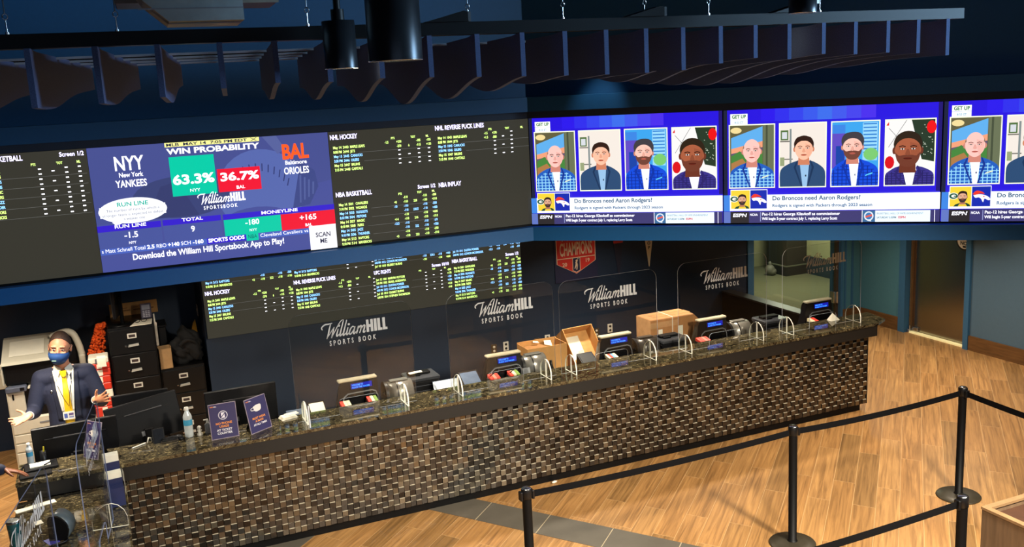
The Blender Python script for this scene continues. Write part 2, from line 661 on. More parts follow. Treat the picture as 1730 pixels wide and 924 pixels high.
def wh_logo(x0, z0, width, second='SPORTS BOOK'):
    """script word + block word over a spaced line; returns 2-D polys. x0,z0 lower left of the first line"""
    # script strokes in a unit box, x-height 0.55, cap height 1, slanted by shear
    S = []
    def st(p, w):
        q = smooth_pts(p)
        n = len(q)
        S.append((q, [w * (0.55 + 0.45 * math.sin(PI * min(max(i / (n - 1), 0.06), 0.94))) for i in range(n)]))
    T, t = 0.105, 0.052
    st([(-0.30, 0.62), (-0.40, 0.80), (-0.22, 0.98), (0.06, 1.0), (0.30, 1.03)], 0.10)
    st([(0.20, 1.0), (0.20, 0.6), (0.22, 0.25), (0.20, -0.08)], T)
    st([(0.20, -0.06), (0.36, 0.35), (0.52, 0.72)], t)
    st([(0.52, 0.74), (0.53, 0.4), (0.54, 0.15), (0.53, -0.06)], T)
    st([(0.53, -0.05), (0.66, 0.40), (0.78, 0.80), (0.94, 1.12), (1.12, 1.16)], t * 1.2)
    def down(x, top):
        st([(x, top), (x, top * 0.5), (x + 0.005, 0.1), (x + 0.07, 0.02), (x + 0.18, 0.16)], T)
    down(0.86, 0.56)
    down(1.10, 1.12)
    down(1.34, 1.12)
    down(1.58, 0.56)
    # a
    st([(2.06, 0.50), (1.92, 0.58), (1.80, 0.40), (1.78, 0.14), (1.88, 0.02), (2.00, 0.16), (2.08, 0.40)], 0.095)
    down(2.10, 0.56)
    # m
    st([(2.36, 0.56), (2.36, 0.3), (2.35, 0.0)], T)
    st([(2.37, 0.28), (2.48, 0.52), (2.58, 0.52), (2.60, 0.3), (2.58, 0.0)], 0.11)
    st([(2.61, 0.28), (2.72, 0.52), (2.83, 0.52), (2.85, 0.3), (2.84, 0.08), (2.92, 0.02), (3.0, 0.12)], 0.11)
    polys = []
    sh = 0.34
    for q, w in S:
        polys.append(ribbon([(a + sh * b, b) for a, b in q], w))
    for (dx, dy) in ((0.86, 0.78), (1.58, 0.78)):
        cx = dx + sh * dy
        c = [(cx + 0.085 * math.cos(2 * PI * i / 10), dy + 0.085 * math.sin(2 * PI * i / 10)) for i in range(10)]
        polys.append((c, [list(range(10))]))
    tot = 4.75
    sc = width / tot
    out = [([(x0 + (a + 0.42) * sc, z0 + b * sc) for a, b in vs], fs) for vs, fs in polys]
    # heavy block word
    bx, bh, lw = 3.12, 0.92, 0.235
    blk = []
    def r(x, a, b, y0, y1):
        blk.append(([(x + a, y0), (x + b, y0), (x + b, y1), (x + a, y1)], [[0, 1, 2, 3]]))
    r(bx, 0, lw * .8, 0, bh); r(bx, lw * 1.35, lw * 2.15, 0, bh); r(bx, lw * .8, lw * 1.35, bh * .38, bh * .6)
    r(bx, .57, .57 + lw * .9, 0, bh)
    for o in (.84, 1.22):
        r(bx, o, o + lw * .85, 0, bh)
        r(bx, o + lw * .85, o + .34, 0, bh * .2)
    out += [([(x0 + (a + 0.42) * sc, z0 + b * sc) for a, b in vs], fs) for vs, fs in blk]
    h2 = 0.36 * sc
    out += text2d(second, x0 + width * 0.16, z0 - 0.62 * sc, h2, style='b', width=width * 0.72, track=0.42 if ' ' in second else 0.25)
    return out

# ================================================================== SETTING
ANG = -0.7072                       # the screen wall bends towards the viewer here
CX0, CY0 = 3.45, 7.60               # plan corner of the fascia front
UB = Vector((math.cos(ANG), math.sin(ANG)))
NB = Vector((-math.sin(ANG), math.cos(ANG)))
def bend(d, right=8.0, left=-4.0):
    """plan polyline of the bent wall front moved back by d"""
    cx = CX0 + 0.369 * d
    e = Vector((CX0, CY0)) + UB * right + NB * d
    return [(left, CY0 + d), (cx, CY0 + d), (e.x, e.y)]
def band(d0, d1, z0, z1, name, m, right=8.0, left=-4.0):
    a, b = bend(d0, right, left), bend(d1, right, left)
    return struct(name, MB().prism(a + b[::-1], z0, z1), m)

XR = 9.95      # side wall on the right
YB = 10.5      # wall behind the counter
# floors
mb = MB(); mb.add([(-7, -5, 0), (XR + 0.3, -5, 0), (XR + 0.3, 11.6, 0), (-7, 11.6, 0)], [(0, 1, 2, 3)])
struct('floor', mb, M_FLOOR)
CARPET = mat('corridor_carpet', rgb(112, 110, 84), 0.9, scale=60, vary=0.12)
mb = MB(); mb.box(7.6, 12.2, YB + 0.10, 15.2, 0.0, 0.004)
struct('floor_corridor', mb, CARPET)
# dark tile border set into the planks
SLATE = mat('slate_border_tile', rgb(92, 86, 76), 0.5, scale=5, vary=0.10)
GROUT = mat('pale_grout', rgb(188, 172, 140), 0.8)
mb = MB()
d = Vector((math.cos(math.radians(-54.3)), math.sin(math.radians(-54.3))))
nn = Vector((math.cos(math.radians(44.0)), math.sin(math.radians(44.0))))
p0 = Vector((2.70, 7.58)) - d * 0.25
wv = -nn * 0.356
seg = 0.594
for k in range(14):
    a = p0 + d * (k * seg - 0.12)
    b = p0 + d * ((k + 1) * seg - 0.12 - 0.006)
    mb.prism([(a.x, a.y), (a.x + wv.x, a.y + wv.y), (b.x + wv.x, b.y + wv.y), (b.x, b.y)], 0.0, 0.003)
    c = p0 + d * ((k + 1) * seg - 0.12)
    mb.prism([(b.x, b.y), (b.x + wv.x, b.y + wv.y), (c.x + wv.x, c.y + wv.y), (c.x, c.y)], 0.0, 0.0026, mi=1)
# the return of the border along the planks on the left
q0 = Vector((1.322, 7.60))
for k in range(9):
    a = q0 - nn * (k * seg)
    b = q0 - nn * ((k + 1) * seg - 0.006)
    w2 = Vector((d.x, d.y)) * -0.356
    mb.prism([(a.x, a.y), (b.x, b.y), (b.x + w2.x, b.y + w2.y), (a.x + w2.x, a.y + w2.y)], 0.0, 0.003)
struct('trim_1', mb, [SLATE, GROUT])

# ceiling, unseen walls, soffit
mb = MB(); mb.box(-7, 13, -5, 16, 6.0, 6.1)
struct('ceiling', mb, mat('dark_ceiling_paint', rgb(12, 22, 34), 0.8))
mb = MB(); mb.box(-7.1, -7.0, -5, 16, 0, 6.0); struct('wall_left', mb, NAVY)
mb = MB(); mb.box(-7, 13, -5.1, -5.0, 0, 6.0); struct('wall_front', mb, NAVY)
# wall behind the counter, with a step back on the left
mb = MB(); mb.prism([(0.82, YB), (8.02, YB), (8.02, YB + 0.12), (0.94, YB + 0.12), (0.94, 11.42), (-7, 11.42), (-7, 11.30), (0.82, 11.30)], 0, 2.3)
struct('wall_back', mb, NAVY)
mb = MB(); mb.box(7.96, 8.06, YB - 0.02, YB + 0.24, 0, 2.3); struct('trim_2', mb, TRIMBLUE)
e = bend(0.14, 10.0)
mb = MB()
mb.prism([(-7, CY0 + 0.05), (CX0, CY0 + 0.05), (CX0 + UB.x * 8.4 + .05, CY0 + UB.y * 8.4 + .05), (12.5, CY0 + UB.y * 8.4), (12.5, 15.4), (-7, 15.4)], 2.28, 2.39)
struct('ceiling_soffit', mb, mat('soffit_paint', rgb(150, 150, 146), 0.8))
# bulkhead with the screens: core, upper and lower fascia
band(0.145, 0.60, 2.392, 6.0, 'wall_bulkhead', mat('bulkhead_navy', rgb(0, 62, 98), 0.55, scale=40, vary=0.05), 8.4, -7)
band(0.0, 0.30, 2.274, 2.395, 'trim_3', FASCIA, 8.4, -7)
band(0.0, 0.144, 3.406, 3.53, 'trim_4', mat('upper_fascia_paint', rgb(0, 66, 106), 0.5, scale=40, vary=0.04), 8.4, -7)
band(0.085, 0.144, 2.396, 2.412, 'trim_5', BLACKM, 8.4, -7)
band(0.085, 0.144, 3.347, 3.405, 'trim_6', mat('screen_head_trim', rgb(12, 30, 48), 0.6), 8.4, -7)

# side wall on the right with the metal door
DY0, DY1 = 8.62, 9.60
mb = MB()
mb.box(XR, XR + 0.2, -5, DY0 - 0.06, 0, 6.0)
mb.box(XR, XR + 0.2, DY0 - 0.06, DY1 + 0.06, 2.05, 6.0)
struct('wall_right', mb, mat('grey_blue_wall', rgb(84, 114, 136), 0.6, scale=30, vary=0.03))
mb = MB()
mb.box(XR, XR + 0.2, DY1 + 0.06, YB + 0.06, 0, 6.0)
mb.box(9.60, XR, YB, YB + 0.12, 0, 2.29)
struct('wall_right_far', mb, mat('teal_wall', rgb(80, 134, 150), 0.6, scale=30, vary=0.03))
mb = MB()
mb.box(XR - 0.035, XR + 0.14, DY0 - 0.075, DY0, 0, 2.05)
mb.box(XR - 0.035, XR + 0.14, DY1, DY1 + 0.11, 0, 2.05)
struct('trim_7', mb, TRIMBLUE)
mb = MB()
mb.box(XR - 0.022, XR - 0.001, -5, DY0 - 0.076, 0, 0.192)
struct('baseboard_right', mb, BASEWOOD)
mb = MB()
mb.box(XR - 0.022, XR - 0.001, DY1 + 0.112, YB - 0.022, 0, 0.192)
mb.box(9.64, XR - 0.001, YB - 0.022, YB - 0.001, 0, 0.192)
struct('baseboard_far', mb, BASEWOOD)
# door leaf, kick hinge, lit threshold, round notice
mb = MB(); mb.box(XR + 0.09, XR + 0.13, DY0 + 0.012, DY1 - 0.035, 0.022, 2.04, bev=0.003)
d1 = struct('door_1', mb, STEELM)
mb = MB(); mb.box(XR + 0.05, XR + 0.09, DY1 - 0.034, DY1 - 0.010, 0.02, 2.04); mb.build('door_edge_strip', mat('bronze_edge', rgb(150, 120, 84), 0.35, metal=0.7), d1)
mb = MB(); mb.box(XR + 0.01, XR + 0.085, DY1 - 0.05, DY1 - 0.005, 0.0, 0.05, bev=0.006); mb.cyl((XR + .045, DY1 - .03, 0.05), (XR + .045, DY1 - .03, 0.10), 0.012); mb.box(XR + 0.055, XR + 0.088, DY1 - 0.15, DY1 - 0.06, 0.025, 0.085, bev=0.004)
mb.build('pivot_hinge', CHROME, d1)
mb = MB(); mb.box(XR + 0.015, XR + 0.088, DY0 + 0.004, DY1 - 0.02, 0.0, 0.018)
mb.build('threshold', mat('glowing_threshold', rgb(250, 236, 180), 0.4, emit=rgb(255, 232, 160), estr=0.35), d1)  # glow put into the threshold for light under the door
nb = thing('round_notice', 'round black and white notice on the upper part of the metal door', 'sign', (XR + 0.088, 8.755, 1.385))
P = Pic(); P.mb.lathe([(0.0, 0), (0.125, 0), (0.125, 0.006), (0, 0.006)], 28, Matrix.Rotation(PI / 2, 4, 'X'), col=rgb(14, 14, 14))
P.y = -0.006
P.ell(0, 0, 0.105, 0.105, rgb(236, 232, 214), 28)
P.text('NO', -0.06, -0.055, 0.045, rgb(18, 18, 18), style='x')
P.rect(-0.02, 0.03, -0.09, -0.065, rgb(18, 18, 18)); P.rect(0.04, 0.07, -0.06, 0.0, rgb(18, 18, 18))
P.mb.build('notice_face', M_PRINT, nb, rot=(0, 0, -PI / 2))

# glass door of the corridor standing in the opening
mb = MB(); mb.box(8.10, 9.55, YB + 0.040, YB + 0.052, 0.05, 2.2)
d2 = struct('door_2', mb, M_ACRYLIC)
mb = MB(); mb.box(9.545, 9.585, YB + 0.02, YB + 0.07, 0.0, 2.25)
mb.build('door_stile', mat('bronze_stile', rgb(96, 78, 62), 0.4, metal=0.5), d2)
mb = MB(); mb.box(9.49, 9.60, YB + 0.0, YB + 0.09, 0.30, 0.47, bev=0.006); mb.cyl((9.548, YB - 0.005, 0.30), (9.548, YB - 0.005, 0.47), 0.014)
mb.build('door_hinge', CHROME, d2)
mb = MB(); mb.box(9.586, 9.63, YB - 0.03, YB + 0.2, 0, 2.28); mb.box(9.67, 9.70, YB - 0.018, YB, 0, 2.28); mb.box(9.80, 9.83, YB - 0.018, YB, 0, 2.28)
struct('trim_8', mb, TRIMBLUE)

# corridor beyond
DRYW = mat('corridor_drywall', rgb(168, 164, 124), 0.8, vary=0.04)
mb = MB(); mb.box(11.56, 11.66, YB + 0.12, 14.6, 0.0, 2.9); struct('wall_corridor_right', mb, DRYW)
mb = MB(); mb.box(11.545, 11.56, 12.75, 13.5, 0.0, 0.33); struct('baseboard_corridor', mb, mat('slate_wainscot', rgb(44, 56, 66), 0.6))
mb = MB(); mb.box(7.6, 12.2, 14.55, 14.65, 0, 2.9); struct('wall_corridor_end', mb, DRYW)
mb = MB(); mb.box(7.55, 7.65, YB + .12, 14.6, 0, 2.9); struct('wall_corridor_left', mb, DRYW)
mb = MB(); mb.box(11.50, 11.558, 12.42, 12.50, 0, 2.3); mb.box(11.50, 11.558, 12.62, 12.70, 0, 2.3); struct('trim_9', mb, mat('pale_door_casing', rgb(176, 176, 140), 0.6))
col = struct('wall_corridor_pier', MB().box(11.10, 11.55, 13.50, 14.0, 0, 2.9), mat('dark_pier_paint', rgb(44, 44, 38), 0.7))
mb = MB(); mb.box(11.085, 11.55, 13.485, 14.0, 0, 0.17); mb.build('pier_base', mat('pier_base_dark', rgb(34, 38, 38), 0.6), col)
mb = MB(); mb.box(11.08, 11.55, 13.48, 14.0, 0.17, 0.19); mb.build('pier_moulding', mat('pier_moulding_light', rgb(120, 122, 104), 0.5), col)
# grey bag against the corridor end wall
gb = thing('bin_bag', 'crumpled grey bag on the corridor floor left of the dark pier', 'bag', (10.93, 13.75, 0.004))
mb = MB(); mb.ell((0, 0, .10), (.09, .09, .10)); mb.ell((.03, -.03, .07), (.08, .07, .07)); mb.ell((0, 0, .21), (.03, .03, .05))
mb.build('bag_body', mat('grey_bag_plastic', rgb(120, 116, 104), 0.5, bump=0.8, scale=20), gb)

# ================================================================== SCREENS
Z0 = 2.4138
H = 0.931
BOARD_BG = tuple(c / 2.3 for c in rgb(56, 54, 44)[:3]) + (1,)
WHITE = (1.25, 1.25, 1.35, 1)
LILAC = rgb(214, 206, 255)
LIME = rgb(196, 236, 120)
SKY = rgb(130, 192, 255)
GREENY = rgb(190, 225, 190)
def bright(c, k):
    return (c[0] * k, c[1] * k, c[2] * k, 1)

def flat_screen(name, label, loc, w, h, group=None, case_depth=0.05):
    t = thing(name, label, 'screen', loc, 0, group)
    mb = MB(); mb.box(0, w, 0, case_depth, 0, h)
    mb.build('display_case', BLACKM, t)
    return t

def odds_table(P, x, z, title, rows, odds, dz, tw, cols, hdr, line_w, th=0.028, rh=0.020, title_h=0.036, blank=False):
    P.text(title, x, z, title_h, bright(LILAC, 1.2), style='b', width=tw)
    if hdr:
        for cx, s in zip(hdr, ('PTS', 'TOT', 'ML')):
            P.text(s, x + cx, z - 0.030, 0.017, bright(LIME, 1.1), style='b', align='c', xs=0.8, keep=True)
    zz = z - 0.076
    for i, r in enumerate(rows):
        c = (LIME, SKY)[(i // 2) % 2]
        a, b, n = r
        P.text(a, x + 0.02, zz - i * dz, rh, bright(c, 1.1), style='b', width=0.07, keep=(i > 0))
        P.text(b, x + 0.10, zz - i * dz, rh, bright(c, 1.1), style='b', maxw=0.048, keep=True)
        P.text(n, x + 0.16, zz - i * dz, rh, bright(c, 1.1), style='b', xs=0.72, keep=True)
        if i % 2 == 1 and i < len(rows) - 1:
            P.rect(x + 0.15 + 0.02 * len(n), x + line_w, zz - i * dz - dz * 0.14, zz - i * dz - dz * 0.14 + 0.0022, rgb(76, 76, 74), keep=True)
    for i, o in enumerate(odds):
        c = bright((LIME, SKY)[(i // 2) % 2], 1.1)
        for cx, s in zip(cols, o):
            if s == '-':
                P.rect(x + cx - 0.010, x + cx + 0.010, zz - i * dz + 0.006 + dz * .45, zz - i * dz + 0.0125 + dz * .45, bright(WHITE, .85), keep=True)
            elif s:
                P.text(s, x + cx, zz - i * dz + dz * .4, rh * .95, c, style='b', align='c', xs=0.75, keep=True)

NHL = [('May 14', '2443', 'MAPLE LEAFS'), ('8:08 PM', '2444', 'JETS'), ('May 15', '2445', 'CANUCKS'), ('3:30 PM', '2446', 'OILERS'), ('May 15', '2447', 'BRUINS'), ('7:15 PM', '2448', 'CAPITALS')]
NHLR = [(a, '1' + b[1:].replace('44', '04', 1), c) for a, b, c in NHL]
NHLR = [(a, '10' + b[2:], c) for a, b, c in NHL]
NBA = [('May 14', '501', 'CAVALIERS'), ('7:10 PM', '502', 'WIZARDS'), ('May 14', '503', 'NUGGETS'), ('8:10 PM', '504', 'PISTONS'), ('May 14', '507', 'MAGIC'), ('8:10 PM', '508', '76ERS'), ('May 14', '505', 'JAZZ'), ('9:10 PM', '506', 'THUNDER'), ('May 14', '513', 'RAPTORS'), ('9:10 PM', '514', 'MAVERICKS')]
UFC = [('Jun 12', '1001', 'MARVIN VETTORI'), ('5:00 PM', '1002', 'ISRAEL ADESANYA'), ('Jul 10', '1011', 'DUSTIN POIRIER'), ('6:00 PM', '1012', 'CONOR MCGREGOR'), ('Jul 10', '1013', 'GILBERT BURNS'), ('6:00 PM', '1014', 'STEPHEN THOMPSON')]
NHL_ODDS = [('-1.5', '+230', '', '-105', '-155'), ('', '-270', '6', '-115', '+135'), ('', '-', '', '-', '-'), ('', '-', '-', '-', '-'), ('', '-', '', '-', '-'), ('', '-', '-', '-', '-')]
NHLR_ODDS = [('-1.5', '+370', '', '', '-'), ('+1.5', '-500', '-', '', '-'), ('', '-', '', '', '-'), ('', '-', '-', '', '-'), ('', '-', '', '', '-'), ('', '-', '-', '', '-')]
NBA_ODDS = [('', '-110', '', '-110', '-380'), ('+8', '-110', '228', '-110', '+310'), ('-10', '-110', '', '-110', '-500'), ('', '-110', '220.5', '-110', '+400'), ('', '-110', '', '-110', '+600'), ('+14', '-110', '216', '-110', '-1/13'), ('-13.5', '-110', '', '-110', '-1/9'), ('', '-110', '222', '-110', '+700'), ('', '-110', '', '-110', '-250'), ('+3', '-110', '222', '-110', '-1/10')]

YS = CY0 + 0.10
# ---- odds board right of the promotion
W2 = 3.487 - 1.713
ob = flat_screen('odds_board', 'dark odds board with NHL and NBA lines right of the baseball promotion', (1.713, YS - 0.012, Z0), W2, H)
P = Pic()
P.rect(0, W2, 0, H, BOARD_BG)
odds_table(P, 0.013, 3.281 - Z0, 'NHL HOCKEY', NHL, NHL_ODDS, 0.036, 0.225, (0.47, 0.575, 0.66, 0.745, 0.835), (0.525, 0.70, 0.825), 0.86)
odds_table(P, 0.911, 3.298 - Z0, 'NHL REVERSE PUCK LINES', NHLR, NHLR_ODDS, 0.036, 0.445, (0.46, 0.54, 0.62, 0.68, 0.70), (0.50, 0.66, 0.80), 0.86)
odds_table(P, 0.020, 2.815 - Z0, 'NBA BASKETBALL', NBA, NBA_ODDS, 0.0362, 0.305, (0.50, 0.59, 0.675, 0.76, 0.845), (0.545, 0.715, 0.84), 0.86)
P.text('Screen 1/2', 0.724, 2.823 - Z0, 0.030, bright(LILAC, 1.2), style='b', width=0.158)
P.text('NBA INPLAY', 0.910, 2.818 - Z0, 0.036, bright(LILAC, 1.2), style='b', width=0.205)
P.mb.build('screen_image', M_BOARD, ob)

# ---- odds board left of the promotion
WL = 2.9
ob2 = flat_screen('odds_board', 'dark odds board mostly of dashes at the left end of the screen wall', (-0.079 - WL, YS - 0.012, Z0), WL, H)
P = Pic()
P.rect(0, WL, 0, H, BOARD_BG)
o = WL + 0.079
P.text('NBA BASKETBALL', o - 0.808, 3.291 - Z0, 0.036, bright(LILAC, 1.2), style='b', width=0.305)
P.text('Screen 1/2', o - 0.262, 3.299 - Z0, 0.030, bright(LILAC, 1.2), style='b', width=0.165)
for cx, s in ((-0.44, 'PTS'), (-0.268, 'TOT'), (-0.14, 'ML')):
    P.text(s, o + cx, 3.246 - Z0, 0.017, bright(LIME, 1.1), style='b', align='c', xs=0.8, keep=True)
for i in range(10):
    for cx in (-0.403, -0.227, -0.139):
        zz = 3.220 - Z0 - i * 0.0362
        P.rect(o + cx - 0.010, o + cx + 0.010, zz - 0.004, zz + 0.004, WHITE, keep=True)
    if i % 2:
        P.rect(o - 0.326, o - 0.306, zz + 0.014, zz + 0.021, WHITE, keep=True)
        P.rect(o - 1.2, o - 0.092, zz - 0.019, zz - 0.017, rgb(76, 76, 74), keep=True)
    nm = NBA[i][2]
    P.text(nm, o - 0.648 - 0.01, zz - 0.01, 0.020, bright((LIME, SKY)[(i // 2) % 2], 1.1), style='b', align='r', xs=0.72, keep=True)
P.mb.build('screen_image', M_BOARD, ob2)

# ---- promotion screen
AX = -0.077
WA = 1.711 - AX
ad = flat_screen('promotion_screen', 'blue baseball promotion screen showing win probability between two odds boards', (AX, YS - 0.012, Z0), WA, H)
def ax(x): return x - AX
def az(z): return z - Z0
P = Pic(step=0.00025)
P.rect(0, WA, 0, H, rgb(68, 76, 138))
P.poly([(0, .36), (0.9, .40), (1.788, .55), (1.788, 0), (0, 0)], rgb(70, 78, 146))
# baseball and glove seen faintly
P.ell(ax(1.15), az(2.92), 0.34, 0.33, rgb(84, 100, 166), 32)
P.ell(ax(0.55), az(2.93), 0.36, 0.16, rgb(56, 64, 112), 24)
P.poly([(ax(.28), az(2.78)), (ax(.40), az(3.02)), (ax(.52), az(3.05)), (ax(.60), az(2.9)), (ax(.66), az(2.78))], rgb(52, 58, 104))
P.poly([(ax(1.38), az(2.76)), (ax(1.52), az(2.78)), (ax(1.60), az(2.92)), (ax(1.58), az(3.05)), (ax(1.47), az(3.13)), (ax(1.44), az(3.0))], rgb(60, 70, 128))
for k in range(4):
    P.poly([(ax(1.44 + .035 * k), az(2.80 + .02 * k)), (ax(1.452 + .035 * k), az(2.80 + .02 * k)), (ax(1.47 + .033 * k), az(3.02 - .02 * k)), (ax(1.455 + .033 * k), az(3.02 - .02 * k))], rgb(80, 92, 150), keep=k > 0)
for k in range(13):
    a = math.radians(150 - k * 10)
    cx, cz = ax(1.12) + 0.27 * math.cos(a), az(2.84) + 0.27 * math.sin(a)
    P.poly([(cx - .004, cz - .03), (cx + .004, cz - .03), (cx + .02 * math.cos(a) + .004, cz + .03), (cx + .02 * math.cos(a) - .004, cz + .03)], rgb(44, 50, 100), keep=k > 0)
P.ell(ax(1.10), az(2.66), 0.30, 0.14, rgb(70, 78, 146), 24)
P.poly([(ax(1.19), az(3.345)), (ax(1.30), az(3.345)), (ax(1.36), az(3.24)), (ax(1.30), az(3.2))], rgb(84, 94, 150))
# top banner
P.rect(ax(.465), ax(1.168), az(3.312), az(3.345), rgb(244, 240, 150))
P.text('MLB  MAY 14  7:05 PM EDT', ax(.475), az(3.318), 0.021, rgb(22, 24, 60), style='b', width=0.60)
for k in (-1, 1):
    P.strokes([ribbon([(ax(1.125) - k * .022, az(3.317)), (ax(1.125) + k * .022, az(3.342))], 0.004)], rgb(60, 60, 60))
P.text('WIN PROBABILITY', ax(.478), az(3.258), 0.040, WHITE, style='x', width=0.68)
P.text('NYY', ax(.094), az(3.166), 0.100, WHITE, style='b', width=0.207)
P.text('New York', ax(.120), az(3.114), 0.033, WHITE, style='b', width=0.168)
P.text('YANKEES', ax(.092), az(3.040), 0.050, WHITE, style='b', width=0.218)
P.text('BAL', ax(1.331), az(3.158), 0.110, bright(rgb(255, 88, 30), 1.1), style='x', width=0.211)
P.text('Baltimore', ax(1.350), az(3.112), 0.030, WHITE, style='b', width=0.174)
P.text('ORIOLES', ax(1.336), az(3.036), 0.052, WHITE, style='b', width=0.20)
TEAL = rgb(0, 196, 160)
RED = rgb(232, 20, 48)
P.rect(ax(.483), ax(.812), az(2.937), az(3.237), TEAL)
P.text('63.3%', ax(.494), az(3.027), 0.068, WHITE, style='x', width=0.305)
P.text('NYY', ax(.648), az(2.962), 0.024, WHITE, align='c', xs=1.1)
P.rect(ax(.824), ax(1.150), az(2.939), az(3.118), RED)
P.text('36.7%', ax(.842), az(3.025), 0.060, WHITE, style='x', width=0.295)
P.text('BAL', ax(.99), az(2.956), 0.024, WHITE, style='b', align='c', xs=1.1)
P.strokes(wh_logo(ax(.640), az(2.862), 0.352, 'SPORTSBOOK'), WHITE)
# speech bubble
pts = []
for cx, cz, a0 in ((ax(.40), az(2.93), 90), (ax(-.03), az(2.93), 180), (ax(-.03), az(2.80), 270), (ax(.40), az(2.80), 360)):
    pass
P.ell(ax(.188), az(2.862), 0.242, 0.096, bright(rgb(246, 248, 255), 1.15), 40)
P.rect(ax(-.045), ax(.42), az(2.82), az(2.90), bright(rgb(246, 248, 255), 1.15))
P.poly([(ax(.03), az(2.785)), (ax(.13), az(2.785)), (ax(.06), az(2.755))], bright(rgb(246, 248, 255), 1.15))
P.text('RUN LINE', ax(.078), az(2.898), 0.030, rgb(0, 176, 150), style='b', width=0.222)
for s, z, x0, x1 in (('The number of runs by which a', 2.862, 0.0, .375), ('stronger team is expected to defeat', 2.828, -.03, .40), ('a weaker one', 2.795, .115, .265)):
    P.text(s, ax(x0), az(z), 0.019, rgb(90, 96, 120), width=x1 - x0)
# table strip
BAR = rgb(52, 30, 196)
P.rect(0, ax(.372), az(2.718), az(2.765), BAR); P.rect(ax(.385), ax(.815), az(2.722), az(2.765), BAR); P.rect(ax(.830), WA, az(2.722), az(2.764), BAR)
P.text('RUN LINE', ax(.042), az(2.738), 0.024, WHITE, style='b', width=0.225)
P.text('TOTAL', ax(.525), az(2.742), 0.024, WHITE, style='b', width=0.155)
P.text('MONEYLINE', ax(1.124), az(2.736), 0.024, WHITE, style='b', width=0.29)
P.rect(0, ax(.372), az(2.59), az(2.716), rgb(70, 82, 150)); P.rect(ax(.385), ax(.815), az(2.59), az(2.720), rgb(70, 82, 150))
P.text('-1.5', ax(.103), az(2.660), 0.042, WHITE, style='b', width=0.10); P.text('NYY', ax(.155), az(2.612), 0.018, WHITE, style='b', align='c')
P.text('9', ax(.584), az(2.657), 0.042, WHITE, style='b')
P.rect(ax(.833), ax(1.273), az(2.592), az(2.720), TEAL)
P.text('-180', ax(.994), az(2.665), 0.040, WHITE, style='b', width=0.11); P.text('NYY', ax(1.05), az(2.612), 0.020, WHITE, style='r', align='c')
P.rect(ax(1.275), WA, az(2.590), az(2.720), RED)
P.text('+165', ax(1.421), az(2.658), 0.042, WHITE, style='b', width=0.14); P.text('BAL', ax(1.49), az(2.606), 0.022, WHITE, style='b', align='c')
# ticker and bottom line
P.rect(0, ax(1.49), az(2.545), az(2.590), rgb(72, 96, 184))
P.text('s Matt Schnell Total', ax(-.068), az(2.560), 0.028, WHITE, width=0.31)
P.text('2.5', ax(.252), az(2.560), 0.028, WHITE, style='x', width=.055)
P.text('RBO', ax(.318), az(2.560), 0.028, WHITE, width=.075)
P.text('+140', ax(.402), az(2.560), 0.028, WHITE, style='x', width=.085)
P.text('SCH', ax(.498), az(2.560), 0.028, WHITE, width=.075)
P.text('-160', ax(.585), az(2.560), 0.028, WHITE, style='x', width=.08)
P.rect(ax(.692), ax(.99), az(2.545), az(2.592), BAR); P.text('SPORTS ODDS', ax(.702), az(2.558), 0.028, WHITE, style='x', width=0.275)
P.rect(ax(.992), ax(1.085), az(2.538), az(2.592), TEAL); P.text('NBA', ax(1.004), az(2.556), 0.030, rgb(10, 80, 90), style='r', width=0.07)
P.text('Cleveland Cavaliers vs', ax(1.098), az(2.558), 0.026, WHITE, width=0.385)
P.text('Download the William Hill Sportsbook App to Play!', ax(.141), az(2.488), 0.044, WHITE, style='b', width=1.143)
P.rect(ax(1.489), ax(1.709), az(2.406), az(2.603), rgb(248, 248, 255))
P.text('SCAN', ax(1.60), az(2.508), 0.036, rgb(50, 50, 72), style='b', align='c', xs=.9); P.text('ME', ax(1.60), az(2.456), 0.036, rgb(50, 50, 72), style='b', align='c', xs=.9)
P.mb.build('screen_image', M_SCREEN, ad)

